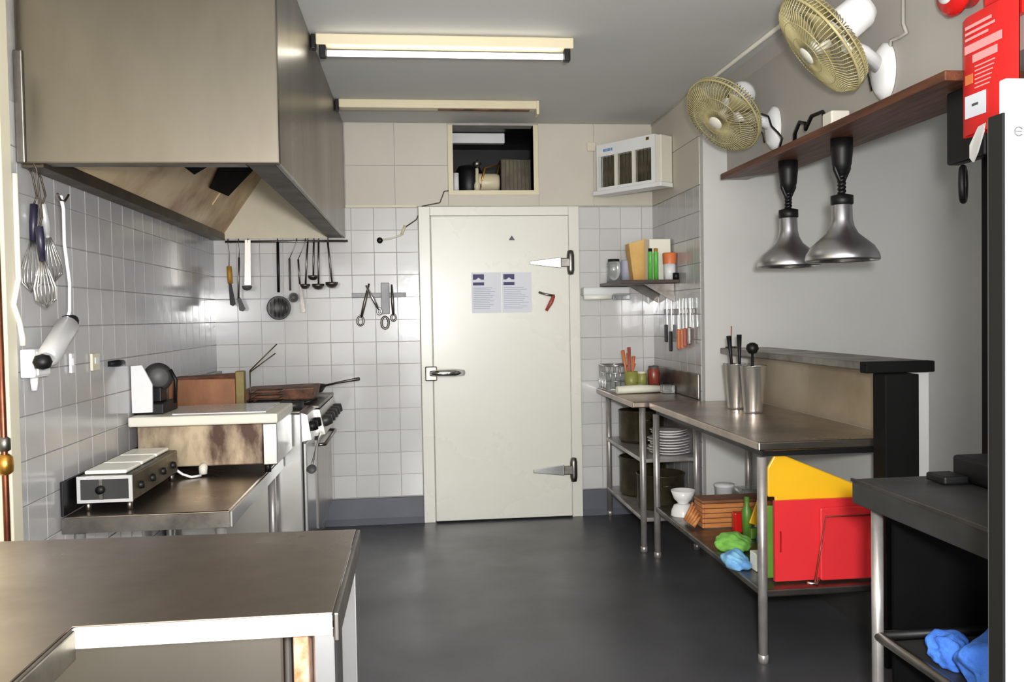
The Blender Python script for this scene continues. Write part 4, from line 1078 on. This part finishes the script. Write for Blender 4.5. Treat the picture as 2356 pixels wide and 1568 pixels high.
# stick blender on its cord
XW = XL + 0.105
t = Thing('stick_blender', onX(100, 838, XW), 'silver stick blender with black ends hanging by a white cord', 'stick blender')
t.part('cord', MB().tube([onX(140, 452, XW + 0.02), onX(146, 480, XW + 0.01), onX(148, 560, XW), onX(160, 650, XW), onX(160, 715, XW), onX(154, 738, XW)], 0.006, 8), 'white_plastic')
a, b = onX(158, 745, XW), onX(108, 825, XW)
t.part('body', MB().tube([a, a + (b - a) * 0.05, a + (b - a) * 0.95, b], [0.03, 0.038, 0.036, 0.026], 16), 'satin')
t.part('grip', MB().tube([a + (a - b) * 0.12 + Vector((0, 0.02, 0)), a], [0.02, 0.034], 12), 'black')
t.part('blade_guard', MB().lathe([(0, -0.026), (0.022, -0.02), (0.03, 0.0), (0.022, 0.02), (0, 0.026)], 16, loc=onX(98, 832, XW)), 'black')
t.part('hook', MB().tube([onX(132, 445, XW + 0.02), onX(140, 460, XW + 0.02), onX(150, 462, XW + 0.02), onX(158, 448, XW + 0.02)], 0.004, 6), 'gutter')
# conduit, isolator, sockets
pts = [onX(21, y_, XL + 0.014) for y_ in (395, 520, 640)] + [onX(30, 700, XL + 0.014), onX(44, 740, XL + 0.014), onX(51, 775, XL + 0.014), onX(52, 795, XL + 0.014)]
for p in pts[:3]: p.y = max(p.y, YE + 0.012)
one('wall_conduit', MB().tube(pts, 0.010, 10), 'off_white', 'white conduit bending down to the isolator switch box', 'conduit')
t = Thing('isolator_switch', (XL, 3.11, 1.205), 'white isolator switch box on the tiles under the conduit', 'switch')
t.part('box', MB().bbox(XL + 0.0085, XL + 0.055, 3.045, 3.165, 1.21, 1.306, 0.006), 'white_plastic')
t.part('cover', MB().bbox(XL + 0.056, XL + 0.064, 3.055, 3.15, 1.218, 1.298, 0.003), 'white_plastic')
t.part('gland', MB().tube([(XL + 0.03, 3.10, 1.209), (XL + 0.03, 3.10, 1.165)], [0.014, 0.01], 10), 'white_plastic')
for px, py, wd, hh, lab in ((161, 835, 0.03, 0.075, 'narrow white socket plate beside the stick blender'), (215, 832, 0.085, 0.07, 'cream square socket plate on the left tiles')):
    p = onX(px, py, XL + 0.008)
    t = Thing('power_socket', (p.x, p.y, p.z - hh / 2), lab, 'socket')
    t.part('plate', MB().bbox(p.x + 0.0005, p.x + 0.012, p.y - wd / 2, p.y + wd / 2, p.z - hh / 2, p.z + hh / 2, 0.003), 'jamb_paint' if wd > 0.05 else 'white_plastic')
    t.part('rocker', MB().box(p.x + 0.012, p.x + 0.015, p.y - wd * 0.2, p.y + wd * 0.2, p.z - hh * 0.1, p.z + hh * 0.25), 'white_plastic')
p = onX(272, 835, XL + 0.03)
one('tap_lever', MB().tube([p + Vector((-0.02, -0.06, 0)), p, p + Vector((0, 0.06, 0.0))], [0.012, 0.016, 0.012], 10), 'black', 'short black lever on the left tiles beside the cream socket', 'lever')
# copper pipe at the left edge
t = Thing('gas_pipe', (-1.31, 2.935, 0), 'copper gas pipe with a brass valve beside the cream jamb', 'pipe')
px_, py_ = onY(9, 1000, 2.935).x, 2.935
t.part('pipe', MB().tube([(px_, py_, 0.01), (px_, py_, 0.85), (px_ - 0.004, py_, 2.0)], 0.010, 10), 'copper')
t.part('valve', MB().lathe([(0.014, 0), (0.024, 0.008), (0.026, 0.03), (0.024, 0.055), (0.014, 0.065)], 12, loc=(px_, py_, 0.91)), 'brass')
t.part('union_nut', MB().lathe([(0.013, 0), (0.02, 0.005), (0.02, 0.04), (0.013, 0.045)], 6, loc=(px_, py_, 0.985)), 'steel_worn')
t.part('flexible_hose', MB().tube([(px_ - 0.004, py_, 2.0), (px_ + 0.004, py_ - 0.01, 2.12), (px_ - 0.002, py_, 2.25)], 0.013, 10), 'black')

# ================================================================== COOKING LINE, LEFT
# low steel table
tz = 0.68
t = Thing('low_table', (-1.0, 3.96, 0), 'low stainless table carrying the griddle and bain-marie', 'table')
t.part('top', MB().bbox(-1.302, -0.705, 3.33, 4.60, tz - 0.06, tz, 0.008), 'steel_bench')
t.part('front_edge', MB().box(-1.302, -0.705, 3.322, 3.329, tz - 0.06, tz - 0.004), 'steel_worn')
t.part('side_edge', MB().box(-0.704, -0.697, 3.33, 4.60, tz - 0.06, tz - 0.004), 'steel_bright')
t.part('upstand', MB().bbox(-1.307, -1.296, 3.33, 4.60, tz + 0.001, tz + 0.13, 0.003), 'black')
for x, y in ((-1.26, 3.38), (-0.75, 3.38), (-1.26, 4.55), (-0.75, 4.55)):
    t.part('leg', leg(MB(), x, y, 0, tz - 0.062, 0.02), 'steel_leg')
t.part('lower_shelf', MB().bbox(-1.29, -0.72, 3.37, 4.57, 0.2, 0.225, 0.004), 'steel_worn')
# bain-marie
t = Thing('bain_marie', (-1.16, 3.75, tz), 'stainless bain-marie with three white wells and side knobs', 'bain-marie')
bx0, bx1, by0, by1, bz0, bz1 = -1.275, -1.075, 3.40, 4.03, tz + 0.035, tz + 0.135
t.part('body', MB().bbox(bx0, bx1, by0 + 0.01, by1, bz0, bz1, 0.006), 'dark_pot')
mb = MB()
mb.box(bx0, bx1, by0, by0 + 0.009, bz0, bz0 + 0.012); mb.box(bx0, bx1, by0, by0 + 0.009, bz1 - 0.012, bz1)
mb.box(bx0, bx0 + 0.013, by0, by0 + 0.009, bz0 + 0.012, bz1 - 0.012); mb.box(bx1 - 0.013, bx1, by0, by0 + 0.009, bz0 + 0.012, bz1 - 0.012)
t.part('front_frame', mb, 'satin')
t.part('front_glass', MB().box(bx0 + 0.014, bx1 - 0.014, by0 + 0.003, by0 + 0.009, bz0 + 0.013, bz1 - 0.013), 'charcoal')
mb = MB(); xm = (bx0 + bx1) / 2 - 0.012
mb.box(xm - 0.006, xm + 0.006, by0 - 0.004, by0 + 0.002, bz0 + 0.012, bz1 - 0.012)
ct = t.part('catch', mb, 'steel_worn')
t.part('catch_knob', MB().lathe([(0.016, 0), (0.016, 0.014), (0, 0.016)], 14, M=Matrix.Translation((xm, by0 - 0.004, (bz0 + bz1) / 2)) @ Matrix.Rotation(R(90), 4, 'X')), 'black', ct)
for k in range(3):
    ya = by0 + 0.035 + k * 0.195
    t.part('well_lid', MB().bbox(bx0 + 0.016, bx1 - 0.03, ya, ya + 0.18, bz1 + 0.001, bz1 + 0.016, 0.006), 'tube_white')
for k in range(4):
    yy = by0 + 0.10 + k * 0.15
    t.part('knob', MB().lathe([(0.016, 0), (0.014, 0.014), (0, 0.016)], 14, M=Matrix.Translation((bx1, yy, bz0 + 0.045)) @ Matrix.Rotation(R(90), 4, 'Y')), 'black')
for x, y in ((bx0 + 0.03, by0 + 0.03), (bx1 - 0.02, by0 + 0.03), (bx0 + 0.03, by1 - 0.03), (bx1 - 0.02, by1 - 0.03)):
    t.part('foot', MB().tube([(x, y, tz + 0.001), (x, y, bz0)], 0.011, 10), 'steel_worn')
# countertop griddle
gy0, gy1 = 4.10, 4.58
gz0, gz1 = tz + 0.045, 0.915
t = Thing('countertop_griddle', (-0.97, 4.34, tz), 'stained countertop griddle with pale rim on the low table', 'griddle')
t.part('body', MB().bbox(-1.27, -0.715, gy0 + 0.006, gy1, gz0, gz1, 0.006), 'stained_steel')
t.part('side_cheek', MB().bbox(-0.714, -0.648, gy0, gy1, gz0 - 0.005, gz1, 0.006), 'steel_bright')
t.part('rim', MB().bbox(-1.30, -0.64, gy0 - 0.025, gy1, gz1 + 0.001, gz1 + 0.046, 0.008), 'off_white')
t.part('plate', MB().box(-1.12, -0.70, gy0 + 0.03, gy1 - 0.03, gz1 + 0.047, gz1 + 0.052), 'satin')
t.part('drain_tap', MB().tube([(-0.98, gy0 + 0.02, gz0 + 0.005), (-0.98, gy0 - 0.01, gz0 - 0.005), (-0.98, gy0 - 0.01, tz + 0.012)], [0.016, 0.02, 0.018], 10), 'off_white')
for x, y in ((-1.22, gy0 + 0.05), (-0.70, gy0 + 0.05), (-1.22, gy1 - 0.05), (-0.70, gy1 - 0.05)):
    t.part('foot', MB().tube([(x, y, tz + 0.001), (x, y, gz0 + 0.002)], 0.015, 10), 'black')
one('drain_hose', MB().tube([(-0.985, gy0 - 0.03, tz + 0.009), (-1.02, gy0 - 0.06, tz + 0.008), (-1.06, gy0 - 0.05, tz + 0.02), (-1.085, gy0 - 0.08, tz + 0.05)], 0.006, 8), 'white_plastic', 'thin white hose curling between griddle tap and bain-marie', 'hose')
# slicer on the rim
rz = gz1 + 0.047
t = Thing('food_slicer', (-1.24, 4.24, rz), 'white sided food slicer with a dark round guard on the griddle end', 'slicer')
P = [onY(*c, 4.16) for c in ((299, 842), (326, 840), (350, 884), (351, 948), (304, 950))]
for p in P: p.x = max(p.x, -1.306); p.z = max(p.z, rz + 0.006)
t.part('side_plate', MB().prism(P, (0, 0.012, 0)), 'white_plastic')
t.part('base', MB().bbox(-1.305, -1.17, 4.175, 4.42, rz, rz + 0.05, 0.006), 'black')
Mg = Matrix.Translation((-1.225, 4.30, rz + 0.165)) @ Matrix.Rotation(R(90), 4, 'X') @ Matrix.Rotation(R(20), 4, 'Y')
t.part('blade_guard', MB().lathe([(0, 0.03), (0.05, 0.028), (0.066, 0.012), (0.068, -0.02), (0.05, -0.035), (0, -0.036)], 26, M=Mg), 'charcoal')
t.part('blade', MB().lathe([(0.045, 0.03), (0.04, 0.036), (0, 0.038)], 24, M=Mg), 'dark_grey')
t.part('carriage_arm', MB().tube([(-1.17, 4.30, rz + 0.2), (-1.145, 4.30, rz + 0.15), (-1.15, 4.30, rz + 0.04)], 0.009, 8), 'black')
t.part('column', MB().bbox(-1.25, -1.2, 4.25, 4.35, rz + 0.05, rz + 0.12, 0.006), 'black')

# deep fryer with basket
fy0, fy1, fxr = 4.63, 5.02, -0.605
t = Thing('deep_fryer', (-0.95, 4.83, 0), 'floor standing steel deep fryer with brown stained flue behind the griddle', 'deep fryer')
t.part('cabinet', MB().bbox(-1.29, fxr, fy0, fy1, 0.08, 0.90, 0.008), 'steel_bright')
t.part('door', MB().bbox(fxr + 0.001, fxr + 0.022, fy0 + 0.02, fy1 - 0.01, 0.12, 0.74, 0.006), 'steel_bright')
t.part('control_box', MB().prism([(fxr, fy0, 0.75), (fxr + 0.05, fy0, 0.76), (fxr + 0.03, fy0, 0.89), (fxr, fy0, 0.90)], (0, fy1 - fy0, 0)), 'steel_bright')
for yy in (fy0 + 0.1, fy0 + 0.26):
    t.part('knob', MB().lathe([(0.028, 0), (0.024, 0.03), (0, 0.032)], 14, M=Matrix.Translation((fxr + 0.042, yy, 0.82)) @ Matrix.Rotation(R(82), 4, 'Y')), 'black')
t.part('flue_box', MB().bbox(-1.285, -0.945, fy0 + 0.04, fy0 + 0.20, 0.902, 1.09, 0.006), 'rust_brown')
t.part('flue_cap', MB().hexa([Vector(v) for v in ((-1.29, fy0 + 0.03, 1.091), (-0.94, fy0 + 0.03, 1.091), (-0.94, fy0 + 0.21, 1.091), (-1.29, fy0 + 0.21, 1.091), (-1.27, fy0 + 0.05, 1.096), (-0.945, fy0 + 0.05, 1.11), (-0.945, fy0 + 0.2, 1.11), (-1.27, fy0 + 0.2, 1.096))]), 'burnt')
t.part('end_post', MB().bbox(-0.944, -0.90, fy0 + 0.04, fy0 + 0.10, 0.902, 1.125, 0.004), 'ochre')
t.part('deck', MB().box(-0.895, fxr - 0.01, fy0 + 0.02, fy1 - 0.02, 0.901, 0.906), 'steel_worn')
for x in (-1.25, fxr - 0.04):
    for y in (fy0 + 0.04, fy1 - 0.04):
        t.part('foot', MB().tube([(x, y, 0.001), (x, y, 0.082)], 0.02, 10), 'steel_leg')
t = Thing('fry_basket', (-0.85, 4.9, 0.907), 'wire fry basket with two long wire handles on the deep fryer', 'fry basket')
a = Vector((-0.89, fy0 + 0.16, 1.12)); e1, e2 = onY(637, 791, fy0 + 0.16), onY(634, 812, fy0 + 0.16)
t.part('handle', MB().tube([a, e1], 0.0035, 6), 'gutter')
t.part('handle', MB().tube([a + Vector((0, 0, -0.008)), e2], 0.0035, 6), 'gutter')
for k in range(4):
    z_ = 0.915 + 0.028 * k
    t.part('hoop', MB().tube([(-0.89, 4.76, z_), (-0.74, 4.76, z_), (-0.74, 4.98, z_), (-0.89, 4.98, z_)], 0.0028, 6, closed=True), 'gutter')
t.part('upright', MB().tube([(-0.89, 4.79, 0.912), (-0.89, fy0 + 0.16, 1.12)], 0.0035, 6), 'gutter')
# range
ry0, ry1 = 5.03, D - 0.025
t = Thing('gas_range', (-0.95, 5.45, 0), 'stainless gas range with black knobs at the back of the cooking line', 'range')
t.part('body', MB().bbox(-1.29, fxr, ry0, ry1, 0.08, 0.88, 0.008), 'steel_bright')
od = t.part('oven_door', MB().bbox(fxr + 0.001, fxr + 0.03, ry0 + 0.04, ry1 - 0.03, 0.18, 0.70, 0.006), 'steel')
t.part('door_handle', MB().tube([(fxr + 0.03, ry0 + 0.1, 0.66), (fxr + 0.065, ry0 + 0.12, 0.66), (fxr + 0.065, ry1 - 0.1, 0.66), (fxr + 0.03, ry1 - 0.08, 0.66)], 0.01, 8), 'steel_worn', od)
t.part('control_panel', MB().prism([(fxr, ry0, 0.72), (fxr + 0.08, ry0, 0.735), (fxr + 0.05, ry0, 0.875), (fxr, ry0, 0.88)], (0, ry1 - ry0, 0)), 'steel')
for k in range(5):
    yy = ry0 + 0.1 + k * 0.165
    t.part('knob', MB().lathe([(0.034, 0), (0.034, 0.012), (0.026, 0.045), (0, 0.048)], 16, M=Matrix.Translation((fxr + 0.066, yy, 0.80)) @ Matrix.Rotation(R(78), 4, 'Y')), 'charcoal')
t.part('hob', MB().bbox(-1.29, fxr + 0.05, ry0, ry1, 0.881, 0.90, 0.004), 'steel_worn')
for k in range(3):
    ya = ry0 + 0.03 + k * 0.28
    for xx in (-1.15, -0.83):
        mb = MB()
        for j in range(3):
            mb.box(xx - 0.13, xx + 0.13, ya + 0.02 + j * 0.1, ya + 0.032 + j * 0.1, 0.901, 0.925)
        mb.box(xx - 0.13, xx - 0.118, ya, ya + 0.25, 0.901, 0.925); mb.box(xx + 0.118, xx + 0.13, ya, ya + 0.25, 0.901, 0.925)
        t.part('trivet', mb, 'black')
t.part('backguard', MB().bbox(-1.30, -1.275, ry0, ry1, 0.901, 1.06, 0.004), 'steel_worn')
for x in (-1.25, fxr - 0.04):
    for y in (ry0 + 0.05, ry1 - 0.05):
        t.part('foot', MB().tube([(x, y, 0.001), (x, y, 0.082)], 0.02, 10), 'steel_leg')
one('roasting_tray', MB().hexa([Vector(v) for v in ((-0.98, 5.10, 0.927), (-0.60, 5.10, 0.927), (-0.60, 5.40, 0.927), (-0.98, 5.40, 0.927), (-1.0, 5.08, 0.99), (-0.585, 5.08, 1.0), (-0.585, 5.42, 1.0), (-1.0, 5.42, 0.99))]), 'burnt', 'burnt brown roasting tray on the gas range', 'tray', bevel=0.01)
t = Thing('frying_pan', (-0.68, 5.64, 0.927), 'black frying pan with long thin handle pointing into the room', 'frying pan')
t.part('pan', MB().lathe([(0, 0), (0.10, 0), (0.13, 0.045), (0.125, 0.045), (0.095, 0.006), (0, 0.006)], 28, loc=(-0.70, 5.64, 0.927)), 'black')
t.part('handle', MB().tube([(-0.58, 5.62, 0.968), (-0.5, 5.60, 0.985), (-0.36, 5.55, 1.01)], [0.007, 0.007, 0.011], 8), 'steel_worn')
one('black_burner_cover', MB().bbox(-0.76, -0.63, 4.70, 4.92, 0.907, 0.945, 0.012), 'charcoal', 'dark lump of a fryer lid beside the fry basket', 'lid') if False else None
t = Thing('skillet', (-0.70, 4.86, 0.907), 'small dark skillet on the front of the deep fryer', 'pan')
t.part('pan', MB().lathe([(0, 0), (0.052, 0), (0.064, 0.035), (0.058, 0.035), (0.046, 0.006), (0, 0.006)], 24, loc=(-0.672, 4.80, 0.907)), 'charcoal')
t.part('handle', MB().tube([(-0.615, 4.83, 0.935), (-0.55, 4.87, 0.95)], 0.009, 8), 'black')
t = Thing('scourer_spoon', (-0.56, 4.75, 0.60), 'steel spoon hooked on the fryer front', 'spoon')
t.part('handle', MB().tube([(-0.55, 4.98, 0.745), (-0.555, 4.80, 0.68), (-0.56, 4.66, 0.62)], 0.006, 8), 'steel_bright')
t.part('bowl', MB().lathe([(0, -0.01), (0.02, -0.006), (0.026, 0.004), (0, 0.0)], 14, M=Matrix.Translation((-0.56, 4.65, 0.60)) @ Matrix.Rotation(R(60), 4, 'X')), 'dark_grey')

# ================================================================== FOREGROUND BENCH
fz = 0.90
t = Thing('corner_bench', (-0.75, 1.7, 0), 'L-shaped stainless corner bench with bright front edge in the foreground', 'bench')
L = [(-1.40, 0.5), (-0.563, 0.5), (-0.563, 1.465), (-0.148, 1.465), (-0.148, 2.04), (-1.30, 2.085), (-1.40, 2.085)]
t.part('top', MB().prism([(x, y, fz - 0.004) for x, y in L], (0, 0, 0.004)), 'steel_bench', bevel=0.0015)
t.part('front_edge', MB().bbox(-0.56, -0.148, 1.452, 1.464, fz - 0.034, fz - 0.001, 0.003), 'off_white')
t.part('side_edge', MB().bbox(-0.147, -0.138, 1.465, 2.04, fz - 0.05, fz - 0.001, 0.003), 'steel_worn')
t.part('inner_edge', MB().bbox(-0.562, -0.552, 0.5, 1.450, fz - 0.05, fz - 0.001, 0.003), 'steel_worn')
t.part('underlay', MB().prism([(x * 0.995, y, fz - 0.03) for x, y in [(-1.40, 0.52), (-0.575, 0.52), (-0.575, 1.475), (-0.16, 1.475), (-0.16, 2.03), (-1.38, 2.06)]], (0, 0, 0.025)), 'dark_grey')
for x, y in ((-0.165, 1.50), (-0.165, 2.0), (-1.33, 2.02), (-0.62, 0.56), (-1.33, 0.56)):
    t.part('leg', MB().bbox(x - 0.018, x + 0.018, y - 0.018, y + 0.018, 0.001, fz - 0.031, 0.003), 'steel_bright' if x > -0.2 else 'steel_leg')
t.part('leg_bracket', MB().bbox(-0.215, -0.19, 1.47, 1.53, 0.60, fz - 0.032, 0.004), 'rusty', label='rusty bracket beside the leg')
t = Thing('under_bench_cabinet', (-0.40, 1.75, 0), 'grey steel cabinet standing under the corner bench', 'cabinet')
t.part('body', MB().bbox(-0.66, -0.225, 1.53, 1.98, 0.10, fz - 0.032, 0.006), 'steel_worn')
t.part('door', MB().bbox(-0.65, -0.235, 1.505, 1.528, 0.12, fz - 0.045, 0.006), 'steel_hood')
for x in (-0.62, -0.26):
    for y in (1.57, 1.94):
        t.part('foot', MB().tube([(x, y, 0.001), (x, y, 0.102)], 0.018, 10), 'black')

for o in list(bpy.data.objects):
    if o.type == 'MESH' and o.parent is None and 'label' not in o and 'kind' not in o:
        print('UNLABELLED', o.name)
